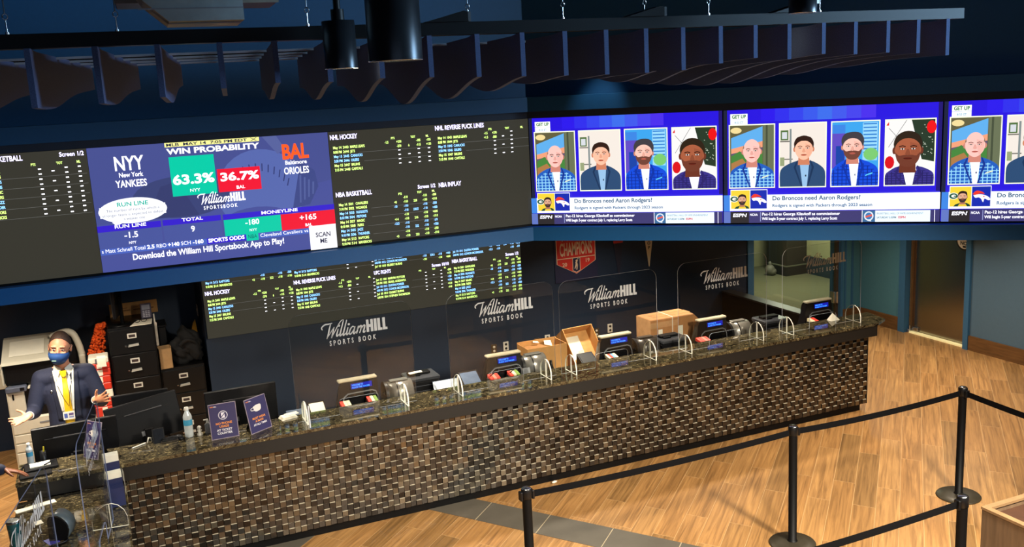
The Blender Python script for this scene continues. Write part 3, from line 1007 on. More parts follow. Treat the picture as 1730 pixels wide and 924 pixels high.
# ---- television feeds on the angled wall
TW = 1.664
def face(P, cx, cz, s, skin, shade, hair, beard=None, hairtop=None, bald=False, short=False):
    """a frontal head on a screen: neck, ears, face, features"""
    P.poly([(cx - .40 * s, cz - .55 * s), (cx - .44 * s, cz - 1.25 * s), (cx + .44 * s, cz - 1.25 * s), (cx + .40 * s, cz - .55 * s)], shade)
    P.ell(cx - .70 * s, cz - .02 * s, .10 * s, .20 * s, shade, 12); P.ell(cx + .70 * s, cz - .02 * s, .10 * s, .20 * s, shade, 12, keep=True)
    if not bald:
        P.ell(cx, cz + .34 * s, .74 * s, .72 * s, hair, 24)
    pts = []
    for i in range(28):
        a = 2 * PI * i / 28
        rx = .68 * s * (1 - .16 * max(0, -math.sin(a)) ** 2)
        pts.append((cx + rx * math.cos(a), cz + (.86 if math.sin(a) < 0 else (.98 if bald else .66)) * s * math.sin(a)))
    P.poly(pts, skin)
    P.poly([(cx + .10 * s, cz + .45 * s), (cx + .62 * s, cz + .30 * s), (cx + .60 * s, cz - .30 * s), (cx + .28 * s, cz - .74 * s), (cx + .18 * s, cz - .3 * s)], tuple((skin[i] * .72 + shade[i] * .28) for i in range(3)) + (1,))
    if hairtop:
        P.poly(smooth_pts([(cx + a * s, cz + b * s) for a, b in hairtop], 3), hair)
    if bald:
        P.poly([(cx - .70 * s, cz + .16 * s), (cx - .62 * s, cz + .55 * s), (cx - .58 * s, cz + .30 * s)], hair); P.poly([(cx + .70 * s, cz + .16 * s), (cx + .62 * s, cz + .55 * s), (cx + .58 * s, cz + .30 * s)], hair)
    if beard:
        P.poly(smooth_pts([(cx - .66 * s, cz - .10 * s), (cx - .56 * s, cz - .55 * s), (cx - .30 * s, cz - .86 * s), (cx, cz - .93 * s), (cx + .30 * s, cz - .86 * s), (cx + .56 * s, cz - .55 * s), (cx + .66 * s, cz - .10 * s), (cx + .46 * s, cz - .30 * s), (cx + .26 * s, cz - .27 * s), (cx, cz - .25 * s), (cx - .26 * s, cz - .27 * s), (cx - .46 * s, cz - .30 * s), (cx - .66 * s, cz - .10 * s)], 2)[:-1], beard)
    dk = (shade[0] * .25, shade[1] * .25, shade[2] * .25, 1)
    for k in (-1, 1):
        P.ell(cx + k * .28 * s, cz + .08 * s, .15 * s, .06 * s, (shade[0] * .8, shade[1] * .8, shade[2] * .8, 1), 12)
        P.ell(cx + k * .28 * s, cz + .07 * s, .11 * s, .045 * s, rgb(236, 226, 220), 12)
        P.ell(cx + k * .28 * s, cz + .07 * s, .048 * s, .048 * s, rgb(34, 24, 20), 10)
        P.strokes([ribbon([(cx + k * .12 * s, cz + .19 * s), (cx + k * .28 * s, cz + .245 * s), (cx + k * .46 * s, cz + .19 * s)], .06 * s)], dk)
    P.poly([(cx - .05 * s, cz + .06 * s), (cx - .15 * s, cz - .22 * s), (cx, cz - .28 * s), (cx + .15 * s, cz - .22 * s), (cx + .05 * s, cz + .06 * s)], (shade[0] * .55 + skin[0] * .45, shade[1] * .55 + skin[1] * .45, shade[2] * .55 + skin[2] * .45, 1))
    P.ell(cx, cz - .46 * s, .22 * s, .065 * s, (shade[0] * .9, shade[1] * .5, shade[2] * .5, 1), 14)
    P.strokes([ribbon([(cx - .22 * s, cz - .45 * s), (cx, cz - .46 * s), (cx + .22 * s, cz - .45 * s)], .025 * s)], dk)

def bust(P, x0, x1, z0, cx, cz, s, jacket, jdark, shirt, checks=None, square=None, tie=None, open_w=.34):
    """shoulders, jacket and open collar filling the lower part of a portrait"""
    top = cz - .95 * s
    w = x1 - x0
    P.poly(smooth_pts([(x0, z0), (x0, z0 + (top - z0) * .55), (x0 + w * .10, z0 + (top - z0) * .80), (cx - .55 * s, top), (cx, top - .1 * s), (cx + .55 * s, top), (x1 - w * .10, z0 + (top - z0) * .80), (x1, z0 + (top - z0) * .55), (x1, z0)], 3), jacket)
    if checks:
        for k in range(11):
            t = x0 + w * (k + .5) / 11
            zt = z0 + (top - z0) * (.98 - 1.5 * abs((t - cx) / w) ** 1.6)
            P.poly([(t - .0035, z0), (t + .0035, z0), (t + .0035, zt), (t - .0035, zt)], checks, keep=k > 0)
        for k in range(6):
            zz = z0 + (top - z0) * (.08 + .13 * k)
            m = w * (0 if k < 4 else .09 * (k - 3))
            P.rect(x0 + m, x1 - m, zz, zz + .006, checks, keep=True)
    P.poly([(cx - open_w * s, top + .02 * s), (cx - .08 * s, z0), (cx + .26 * s, z0), (cx + (open_w + .10) * s, top + .02 * s)], shirt)
    P.poly([(cx - .42 * s, top + .06 * s), (cx - .62 * s, top - .55 * s), (cx - .10 * s, z0), (cx - .20 * s, z0), (cx - .78 * s, top - .52 * s), (cx - .55 * s, top)], jdark)
    P.poly([(cx + .46 * s, top + .06 * s), (cx + .62 * s, top - .55 * s), (cx + .24 * s, z0), (cx + .36 * s, z0), (cx + .80 * s, top - .52 * s), (cx + .58 * s, top)], jdark)
    P.poly([(cx - .36 * s, top + .16 * s), (cx - .44 * s, top - .25 * s), (cx - .02 * s, top - .10 * s)], shirt); P.poly([(cx + .36 * s, top + .16 * s), (cx + .46 * s, top - .25 * s), (cx + .04 * s, top - .10 * s)], shirt, keep=True)
    if square:
        P.poly([(x1 - w * .28, z0 + (top - z0) * .36), (x1 - w * .12, z0 + (top - z0) * .45), (x1 - w * .12, z0 + (top - z0) * .50), (x1 - w * .26, z0 + (top - z0) * .42)], square)
    if tie:
        P.ell(cx + .16 * s, z0 + (top - z0) * .42, .05 * s, .09 * s, tie, 10)

def framed(P, x0, x1, z0, z1, bg):
    P.rect(x0, x1, z0, z1, bright(rgb(240, 246, 214), 1.1))
    b = .009
    P.rect(x0 + b, x1 - b, z0 + b, z1 - b, bg)
    return x0 + b, x1 - b, z0 + b, z1 - b

def clip(pts, x0, x1, z0, z1):
    return [(min(max(a, x0), x1), min(max(b, z0), z1)) for a, b in pts]

def tv_picture():
    P = Pic(step=0.00022)
    P.rect(0, TW, 0, H, rgb(40, 22, 214))
    # uneven blue of the studio background
    for k in range(8):
        P.rect(.30 + .11 * k, .30 + .11 * (k + 1), .83, H, rgb(44 + 4 * k, 26 + 5 * (4 - abs(k - 4)) * 4, 226), keep=k > 0)
    P.rect(0, .03, .10, H, rgb(30, 34, 60)); P.rect(TW - .03, TW, .24, H, rgb(34, 22, 110), keep=True)
    # programme tag
    P.rect(.055, .193, .852, .898, bright(rgb(250, 255, 236), 1.15)); P.rect(.055, .193, .807, .850, bright(rgb(250, 255, 255), 1.15))
    P.text('GET UP', .068, .862, .027, rgb(20, 110, 70), style='x', width=.112)
    P.text('8:53 ET', .090, .820, .017, rgb(110, 160, 190), style='b', width=.07)
    # portrait 1: fair balding man, blue checked jacket, painting behind
    a, b, c, d = framed(P, .042, .412, .285, .812, rgb(96, 92, 62))
    P.rect(b - .085, b, c, d, rgb(104, 112, 84)); P.rect(b - .065, b - .05, c, d, rgb(70, 78, 58))
    P.poly([(a + .01, d - .10), (b - .09, d - .01), (b - .09, c + .2), (a + .01, c + .2)], rgb(94, 170, 230))
    P.poly([(a + .01, d - .19), (b - .09, d - .13), (b - .09, c + .2), (a + .01, c + .2)], rgb(236, 158, 120)); P.poly([(a + .01, d - .23), (b - .09, d - .18), (b - .09, c + .2), (a + .01, c + .2)], rgb(96, 84, 110))
    P.poly([(a + .01, c + .26), (a + .08, c + .30), (a + .13, c + .24), (b - .09, c + .3), (b - .09, c + .1), (a + .01, c + .1)], rgb(70, 130, 60)); P.poly([(a + .01, c + .2), (a + .10, c + .24), (a + .16, c + .16), (a + .01, c + .12)], rgb(170, 120, 70))
    P.ell(a + .05, d - .04, .045, .025, rgb(236, 214, 150), 14)
    bust(P, a, b, c, (a + b) / 2 + .0, d - .215, .10, rgb(36, 92, 186), rgb(24, 52, 140), bright(rgb(244, 246, 255), 1.1), rgb(150, 216, 250), rgb(230, 236, 200), rgb(30, 40, 90))
    face(P, (a + b) / 2, d - .215, .104, rgb(252, 196, 186), rgb(206, 132, 116), rgb(130, 104, 88), bald=True)
    # portrait 2: dark short hair, navy jacket, shelves behind
    a, b, c, d = framed(P, .442, .812, .285, .812, bright(rgb(236, 226, 216), 1.0))
    P.rect(a, a + .09, d - .145, d - .135, rgb(120, 116, 108)); P.rect(a, a + .10, d - .29, d - .28, rgb(120, 116, 108), keep=True); P.rect(a + .075, a + .09, c + .1, d - .04, rgb(130, 140, 140)); P.rect(a + .005, a + .065, d - .13, d - .05, rgb(80, 110, 60)); P.rect(a + .015, a + .055, d - .12, d - .065, rgb(210, 214, 220)); P.rect(a, a + .035, c + .17, c + .24, rgb(150, 160, 120))
    bust(P, a, b, c, (a + b) / 2 + .01, d - .205, .10, rgb(44, 74, 112), rgb(28, 52, 86), rgb(150, 190, 226), None, None, rgb(20, 24, 34))
    face(P, (a + b) / 2 + .01, d - .205, .103, rgb(250, 190, 160), rgb(206, 128, 96), rgb(48, 28, 20), hairtop=[(-.70, .10), (-.74, .5), (-.5, .92), (0, 1.0), (.5, .92), (.74, .5), (.70, .10), (.58, .45), (.3, .62), (-.3, .62), (-.58, .45), (-.70, .10)])
    # portrait 3: swept dark hair, beard, bright blue jacket, city behind
    a, b, c, d = framed(P, .844, 1.213, .285, .812, rgb(60, 160, 230))
    P.rect(a, a + .10, c + .14, d - .09, rgb(94, 74, 190)); P.rect(a, a + .10, d - .09, d - .02, rgb(60, 130, 220)); P.rect(a + .03, a + .095, c + .17, c + .32, rgb(26, 66, 160)); P.rect(b - .12, b - .01, c + .2, d - .01, rgb(150, 210, 246))
    for k in range(9):
        P.rect(b - .115, b - .015, c + .26 + .028 * k, c + .27 + .028 * k, rgb(40, 120, 200), keep=k > 0)
    P.ell(b - .058, c + .25, .055, .05, rgb(120, 196, 110), 16)
    bust(P, a, b, c, (a + b) / 2 - .015, d - .20, .104, rgb(20, 74, 214), rgb(14, 50, 160), bright(rgb(248, 250, 255), 1.1), rgb(12, 44, 150), rgb(90, 200, 240), rgb(120, 130, 150))
    face(P, (a + b) / 2 - .02, d - .20, .108, rgb(250, 196, 180), rgb(206, 132, 112), rgb(64, 60, 66), beard=rgb(112, 66, 54), hairtop=[(-.72, .05), (-.78, .55), (-.55, .98), (0, 1.12), (.55, 1.02), (.80, .55), (.72, .05), (.60, .40), (.35, .60), (-.10, .66), (-.50, .50), (-.72, .05)])
    # portrait 4: brown skin, short hair, violet jacket, wall of patterns behind
    a, b, c, d = framed(P, 1.247, 1.620, .285, .812, bright(rgb(240, 238, 236), 1.0))
    P.poly([(b - .17, d), (b, d), (b, c + .18), (b - .09, c + .2), (b - .13, d - .16)], rgb(40, 56, 40))
    for k in range(26):
        P.ell(b - .012 - .10 * random.random(), c + .22 + .26 * random.random(), .004, .004, rgb(190, 200, 180), 6, keep=k > 0)
    P.ell(b - .025, d - .06, .035, .05, rgb(232, 20, 24), 14); P.ell(a + .03, c + .18, .035, .05, rgb(214, 20, 30), 14)
    P.strokes([ribbon([(a + .02, c + .30), (a + .15, d)], .003), ribbon([(a + .02, d - .06), (a + .15, c + .30)], .003), ribbon([(b - .16, d - .2), (b - .02, d - .28)], .004)], rgb(50, 50, 50))
    P.poly([(a, d - .04), (a + .02, d - .01), (a + .02, d - .04)], rgb(220, 30, 30))
    bust(P, a, b, c, (a + b) / 2 - .01, d - .235, .135, rgb(58, 50, 134), rgb(44, 36, 104), bright(rgb(246, 246, 255), 1.1), rgb(38, 34, 96))
    face(P, (a + b) / 2 - .015, d - .235, .142, rgb(168, 92, 62), rgb(108, 52, 36), rgb(46, 34, 22), hairtop=[(-.66, .28), (-.72, .5), (-.5, .88), (0, 1.0), (.5, .88), (.72, .5), (.66, .28), (.5, .56), (0, .66), (-.5, .56), (-.66, .28)], beard=rgb(112, 58, 42))
    # lower third
    P.rect(0, .052, .098, .232, rgb(64, 132, 222))
    P.rect(.05, TW, .100, .233, bright(rgb(246, 250, 255), 1.12))
    P.rect(.056, .352, .112, .278, bright(rgb(246, 250, 255), 1.12))
    P.rect(.060, .212, .118, .272, rgb(240, 208, 60))
    P.rect(.216, .348, .118, .272, rgb(24, 44, 170))
    # oval initial mark, bearded man, horse head mark
    P.ell(.085, .200, .036, .027, rgb(246, 246, 240), 18); P.ell(.085, .200, .031, .022, rgb(24, 84, 60), 18)
    P.ell(.087, .200, .018, .012, rgb(246, 246, 240), 14); P.rect(.087, .106, .196, .203, rgb(24, 84, 60))
    P.poly([(.085, .118), (.10, .135), (.13, .145), (.18, .145), (.20, .135), (.208, .118)], rgb(30, 70, 50)); P.poly([(.118, .118), (.13, .142), (.17, .142), (.185, .118)], rgb(232, 200, 60))
    face(P, .150, .192, .046, rgb(226, 172, 140), rgb(176, 116, 88), rgb(50, 36, 30), beard=rgb(60, 50, 48), hairtop=[(-.68, .10), (-.72, .55), (-.4, .95), (.1, 1.02), (.55, .9), (.72, .5), (.68, .10), (.5, .5), (0, .64), (-.5, .5), (-.68, .10)])
    P.poly(smooth_pts([(.220, .215), (.245, .240), (.280, .235), (.305, .215), (.270, .218), (.245, .205), (.220, .215)], 3)[:-1], rgb(232, 60, 44))
    P.poly(smooth_pts([(.225, .205), (.262, .212), (.300, .208), (.335, .190), (.346, .170), (.330, .166), (.305, .178), (.296, .150), (.280, .178), (.262, .188), (.240, .185), (.225, .205)], 3)[:-1], rgb(250, 250, 255)); P.ell(.300, .195, .006, .004, rgb(232, 60, 44), 8)
    P.text('Do Broncos need Aaron Rodgers?', .391, .187, .034, rgb(34, 84, 120), style='b', width=.685)
    P.text('Rodgers is signed with Packers through 2023 season', .391, .131, .024, rgb(20, 90, 140), style='b', width=.775)
    # ticker
    P.rect(0, TW, 0, .096, rgb(62, 58, 110)); P.rect(0, .055, 0, .096, rgb(96, 116, 190)); P.rect(.055, .205, 0, .096, rgb(44, 40, 42))
    P.text('ESPN', .073, .052, .026, WHITE, style='x', width=.112, shear=.2); P.rect(.070, .190, .061, .064, rgb(44, 40, 42))
    P.text('NCAA', .213, .060, .018, WHITE, style='b', width=.062)
    P.rect(.296, .299, .012, .09, rgb(190, 200, 255))
    P.text('Pac-12 hires George Kliavkoff as commissioner', .310, .062, .022, WHITE, style='b', width=.61)
    P.text('Will begin 5-year contract July 1, replacing Larry Scott', .310, .024, .022, WHITE, style='b', width=.59)
    P.rect(1.088, 1.092, 0, .096, WHITE); P.rect(1.095, 1.186, .002, .094, rgb(58, 104, 150))
    P.ell(1.140, .050, .036, .038, rgb(226, 234, 246), 18); P.ell(1.140, .050, .026, .028, rgb(60, 120, 180), 16); P.poly([(1.115, .050), (1.165, .064), (1.165, .050), (1.115, .036)], rgb(230, 90, 70)); P.poly([(1.128, .012), (1.155, .022), (1.160, .006)], rgb(226, 234, 246))
    P.rect(1.188, 1.595, .002, .094, bright(rgb(226, 244, 255), 1.1))
    P.text('BASKETBALL HALL OF FAME ENSHRINEMENT', 1.200, .062, .015, rgb(90, 110, 130), width=.345)
    P.text('SATURDAY 5:30PM', 1.200, .030, .015, rgb(90, 110, 130), style='b', width=.145); P.text('ESPN', 1.36, .030, .016, rgb(220, 50, 60), style='x', width=.055)
    P.rect(1.625, 1.629, 0, .096, WHITE)
    return P.mb.mesh('screen_image', M_SCREEN)

tv_me = tv_picture()
cs = Vector((CX0 + 0.369 * 0.088, CY0 + 0.088))
for k, lab in enumerate(('wide television showing four guests, at the bend beside the odds board', 'wide television showing four guests, second along the angled wall, centre of three', 'wide television showing four guests, last one, cut by the right edge of the photo')):
    s0 = 0.012 + 1.674 * k
    p = cs + UB * s0
    t = flat_screen('television', lab, (p.x, p.y, Z0), TW, H, 'televisions on the angled screen wall')
    t.rotation_euler = (0, 0, ANG)
    link('screen_image', tv_me, t)

# ---- odds board on the wall behind the counter
WB2 = 4.55 - 0.83
lb = flat_screen('odds_board', 'low odds board on the navy wall behind the ticket counter', (0.835, YB - 0.06, 1.125), WB2, 1.15, None, 0.058)
P = Pic()
P.rect(0, WB2, 0, 1.15, BOARD_BG)
def lower(x, title, tw, rows, odds, up, upodds, zt, lw, cols, hdr, dz=0.0415, scr=None):
    odds_table(P, x, zt, title, rows, odds, dz, tw, cols, hdr, lw, rh=0.024, title_h=0.040)
    if scr:
        P.text(scr, x + lw - 0.02, zt + 0.005, 0.034, bright(LILAC, 1.2), style='b', align='r', xs=.8)
    odds_table(P, x, zt + 0.075 + 0.0415 * len(up) + 0.04, '', up, upodds, dz, 0.01, cols, None, lw, rh=0.024)
CO = (0.52, 0.62, 0.715, 0.81, 0.91)
lower(0.02, 'NHL HOCKEY', .26, NHL, NHL_ODDS, NBA[5:], NBA_ODDS[5:], 0.475, .95, CO, (0.57, .76, .90))
lower(0.965, 'NHL REVERSE PUCK LINES', .47, NHLR, NHLR_ODDS, NBA[5:], NHLR_ODDS[1:], 0.475, .95, CO, (0.55, .72, .86))
lower(1.88, 'UFC FIGHTS', .20, UFC, [('', '-', '', '-', '-200'), ('', '-', '-', '-', '+170'), ('', '-', '', '-', '-120'), ('', '-', '-', '-', '+100'), ('', '-', '', '-', '+120'), ('', '-', '-', '-', '-140')], UFC[:5], NBA_ODDS[:5], 0.470, .93, CO, (0.55, .72, .86), scr='Screen 10/10')
lower(2.83, 'NBA BASKETBALL', .32, NBA, NBA_ODDS, UFC[:4], NBA_ODDS[3:7], 0.490, .88, (0.50, .60, .69, .78, .86), (0.54, .71, .84), scr='Screen 1/2')
for c4 in range(4):
    for r8 in range(7):
        a, b, n = (NBA, NHL, UFC, NBA)[c4][r8 % 6]
        zz = 1.105 - .0415 * r8
        cc = bright((SKY, SKY, LIME)[r8 % 3], 1.2)
        P.text(a + ' ' + b + ' ' + n, .04 + .94 * c4, zz - .02, .024, cc, style='b', width=.24, keep=True)
        for cx in CO[1:]:
            P.text('-110', .02 + .94 * c4 + cx, zz - .02, .024, cc, style='b', align='c', xs=.75, keep=True)
P.mb.build('screen_image', M_BOARD, lb)

# ================================================================== COUNTERS
def mosaic_material():
    m = bpy.data.materials.new('mirrored_bronze_mosaic')
    m.use_nodes = True
    nt = m.node_tree
    b = nt.nodes['Principled BSDF']
    at = nt.nodes.new('ShaderNodeVertexColor')
    at.layer_name = 'picture'
    nt.links.new(at.outputs['Color'], b.inputs['Base Color'])
    b.inputs['Metallic'].default_value = 0.85
    b.inputs['Roughness'].default_value = 0.09
    return m
M_MOSAIC = mosaic_material()
TILE_COLS = [rgb(150, 142, 132), rgb(128, 120, 112), rgb(172, 162, 146), rgb(112, 106, 100), rgb(140, 136, 130), rgb(104, 94, 84), rgb(190, 178, 156)]

def mosaic(x0, x1, z0, z1, y, pitch=0.0502, rnd=3):
    R = random.Random(rnd)
    mb = MB()
    nc = int(round((x1 - x0) / pitch))
    nr = int(round((z1 - z0) / pitch))
    px, pz = (x1 - x0) / nc, (z1 - z0) / nr
    for r in range(nr):
        for c in range(nc):
            up = (r + c) % 2
            ax0, az0 = x0 + c * px + 0.0006, z0 + r * pz + 0.0006
            ax1, az1 = ax0 + px - 0.0012, az0 + pz - 0.0012
            d = 0.0135 if up else 0.006
            tx, tz = R.uniform(-.0006, .0006), R.uniform(-.0006, .0006)
            if up:
                tz += 0.0022 if (r // 2 + c // 2) % 2 else 0.0008
                tx += 0.0010
            else:
                tz += -0.0022 if (r // 2) % 2 else -0.0005
                tx += -0.0016
            yy = y - d
            col = R.choice(TILE_COLS)
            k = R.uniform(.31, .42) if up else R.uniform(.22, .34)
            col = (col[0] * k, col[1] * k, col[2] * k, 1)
            e = 0.0016
            B = [(ax0, y, az0), (ax1, y, az0), (ax1, y, az1), (ax0, y, az1)]
            T = [(ax0 + e, yy + tx + tz, az0 + e), (ax1 - e, yy - tx + tz, az0 + e), (ax1 - e, yy - tx - tz, az1 - e), (ax0 + e, yy + tx - tz, az1 - e)]
            mb.add(B + T, [(4, 5, 6, 7)], 0, None, col)
            n0 = len(mb.v) - 8
            for q in ((0, 1, 5, 4), (1, 2, 6, 5), (2, 3, 7, 6), (3, 0, 4, 7)):
                mb.f.append([n0 + i for i in q]); mb.mi.append(2 if q[0] == 2 else 1); mb.col.append(col); mb.sm.append(False)
    return mb

ctr = thing('ticket_counter', 'long ticket counter faced with bronze mirror mosaic under a dark wood band', 'counter', (0, 7.52, 0))
mosaic(-0.80, 7.25, 0.082, 0.834, 0.0).build('mosaic_front', [M_MOSAIC, mat('shaded_tile_side', rgb(40, 33, 27), 0.4), mat('lit_tile_edge', rgb(214, 204, 180), 0.25, spec=.6)], ctr)  # tile edges: light on top and shade on the sides put into colour
mb = MB(); mb.box(-0.80, 7.25, 0.001, 0.32, 0.081, 0.945)
mb.box(7.252, 7.262, -0.012, 0.32, 0.081, 0.945)
mb.build('carcass', DARKWOOD, ctr)
mb = MB(); mb.box(-0.846, 7.325, -0.075, 0.0, 0.838, 0.952, bev=0.003); mb.box(-0.846, -0.80, 0.0, 0.32, 0.838, 0.952); mb.box(7.263, 7.325, 0.0, 0.32, 0.838, 0.952)
mb.build('fascia_panel', DARKWOOD, ctr)
mb = MB(); mb.box(-0.80, 7.205, 0.032, 0.32, 0.0, 0.080)
mb.build('kick_plate', BLACKM, ctr)

gt = thing('granite_worktop', 'long polished granite ledge on top of the mosaic ticket counter', 'worktop', (0, 7.52, 0.953))
mb = MB()
mb.prism([(-0.85, -0.083), (7.335, -0.083), (7.51, 0.01), (7.575, 0.335), (-0.85, 0.335)], 0.0, 0.027)
mb.build('slab', M_GRANITE, gt)

# lower accessible counter in the left foreground
lc = thing('accessible_counter', 'lower counter section projecting from the left end of the long counter', 'counter', (-0.48, 6.2, 0))
mb = MB(); mb.box(-0.33, 0.33, -1.6, 1.22, 0.081, 0.795); mb.build('carcass', DARKWOOD, lc)
mb = MB(); mb.box(-0.30, 0.30, -1.6, 1.22, 0.0, 0.080); mb.build('kick_plate', BLACKM, lc)
lg = thing('granite_worktop', 'lower granite worktop in the left foreground under two clear shields', 'worktop', (-0.48, 6.2, 0.796))
mb = MB(); mb.prism([(-0.375, -1.65), (0.368, -1.65), (0.368, 1.235), (-0.375, 1.235)], 0.0, 0.040); mb.build('slab', M_GRANITE, lg)
mb = MB(); mb.box(0.332, 0.366, -1.62, 1.215, -0.30, -0.001); mb.build('apron', M_GRANITE, lg)

# clerks' work surface behind the ledge
wd_ = thing('work_desk', 'grey clerk desk running behind the granite ledge', 'desk', (0, 7.87, 0))
mb = MB(); mb.box(-0.84, 7.40, 0.0, 0.62, 0.715, 0.745, bev=0.003); mb.build('desk_top', mat('grey_laminate', rgb(128, 126, 120), 0.5), wd_)
mb = MB()
for x in (-0.82, 1.2, 3.2, 5.2, 7.36):
    mb.box(x, x + 0.03, 0.02, 0.60, 0.0, 0.714)
mb.box(-0.78, 7.35, 0.02, 0.04, 0.25, 0.714)
mb.build('desk_panels', DARKWOOD, wd_)
# dark half wall closing the staff side on the right
rc = thing('half_wall', 'black half-height partition closing the clerk area at the right', 'partition', (7.60, 9.3, 0))
mb = MB(); mb.box(-0.07, 0.07, -0.78, 1.18, 0.0, 0.735); mb.build('panel', BLACKM, rc)
mb = MB(); mb.box(-0.085, 0.085, -0.80, 1.18, 0.736, 0.758, bev=0.004); mb.build('cap_rail', mat('dark_cap', rgb(46, 42, 38), 0.4), rc)

# ------------------------------------------------------------------ clear shields
LOGO = wh_logo(0, 0, 1.0)
EDGEB = mat('bluish_lit_edge', rgb(112, 122, 156), 0.3, vary=.02)  # dimmer bluish edge light, likewise painted as colour
def make_shield(w, h, feet, slot, logo_x, logo_w, logo_z, name_label, group, pane=None):
    """panel in local xz plane, viewer on -y; logo reads from -y"""
    t = thing('acrylic_shield', name_label, 'shield', (0, 0, 0), 0, group)
    r = 0.095
    pts = [(0, 0)]
    if slot:
        a, b, hh = slot
        q = 0.035
        pts += [(a, 0), (a, hh - q), (a + q * .3, hh - q * .3), (a + q, hh), (b - q, hh), (b - q * .3, hh - q * .3), (b, hh - q), (b, 0)]
    pts += [(w, 0)]
    for k in range(9):
        an = PI / 2 * k / 8
        pts.append((w - r + r * math.cos(an), h - r + r * math.sin(an)))
    for k in range(9):
        an = PI / 2 + PI / 2 * k / 8
        pts.append((r + r * math.cos(an), h - r + r * math.sin(an)))
    mb = MB()
    mb.prism(pts, -0.003, 0.003, 'y', 0, 1)
    mb.build('panel', [pane or M_ACRYLIC, EDGEB if pane else EDGEW], t)
    for fx in feet:
        fp = []
        d0 = 0.112
        prof = [(-d0, 0), (-d0, 0.065), (-d0 * .86, 0.115), (-d0 * .55, 0.155), (-d0 * .2, 0.172), (0.02, 0.168), (d0 * .55, 0.145), (d0 * .86, 0.11), (d0, 0.065), (d0, 0)]
        m2 = MB()
        m2.prism([(a, b) for a, b in prof], fx - 0.006, fx + 0.006, 'x', 0, 1)
        m2.box(fx - 0.007, fx + 0.007, -0.006, -0.0035, 0.004, 0.165, mi=1)
        m2.build('foot', [M_FOOT, EDGEF], t)
    lm = MB()
    for vs, fs in LOGO:
        lm.add([(logo_x + a * logo_w, -0.0036, logo_z + b * logo_w) for a, b in vs], fs)
    lm.build('lettering', LETTERW, t)
    return t

GS = 'clear shields along the ticket counter'
ZG = 0.9802
specs = [(1.245, 2.285, 1.309, 2.175, None, 'clear shield with white lettering standing beside the mask sign, first of the long ledge'),
         (2.610, 3.640, 2.672, 3.538, None, 'clear shield with white lettering in front of the open cardboard carton'),
         (3.700, 4.745, 3.798, 4.658, None, 'clear shield with white lettering below the red champions banner'),
         (4.985, 6.045, 5.063, 5.922, None, 'clear shield with white lettering right of the taped brown parcel'),
         (6.245, 7.285, 6.301, 7.188, None, 'clear shield with white lettering at the right end of the ledge')]
hs = (0.905, 0.895, 0.875, 0.885, 0.885)
for (x0, x1, fa, fb, _, lab), hh in zip(specs, hs):
    w = x1 - x0
    sl = (w * 0.34, w * 0.68, 0.135)
    t = make_shield(w, hh, (fa - x0, fb - x0), sl, 0.235, 0.55, hh - 0.225, lab, GS)
    t.location = (x0, 7.66, ZG)

def place_plane(t, p_far, p_near):
    d = Vector(p_near[:2]) - Vector(p_far[:2])
    t.rotation_euler = (0, 0, math.atan2(d.y, d.x))
    t.location = p_far
# two on the low counter; local x runs from their near end to the far end so the lettering reads from the public side
s6 = make_shield(0.99, 0.885, (0.10, 0.845), (.34, .67, .135), 0.20, 0.60, 0.885 - 0.215, 'clear shield seen edge-on over the low counter, the one next to the brochure stand', GS, M_FOOT)
s6.location = (-0.335, 5.80, 0.8362)
s6.rotation_euler = (0, 0, math.atan2(0.985, 0.118))
s7 = make_shield(0.99, 0.885, (0.10, 0.89), (.34, .67, .135), 0.20, 0.60, 0.885 - 0.215, 'clear shield in the bottom left corner beside the teal tumbler', GS, M_FOOT)
s7.location = (-0.66, 4.66, 0.8362)
s7.rotation_euler = (0, 0, math.atan2(0.975, 0.175))

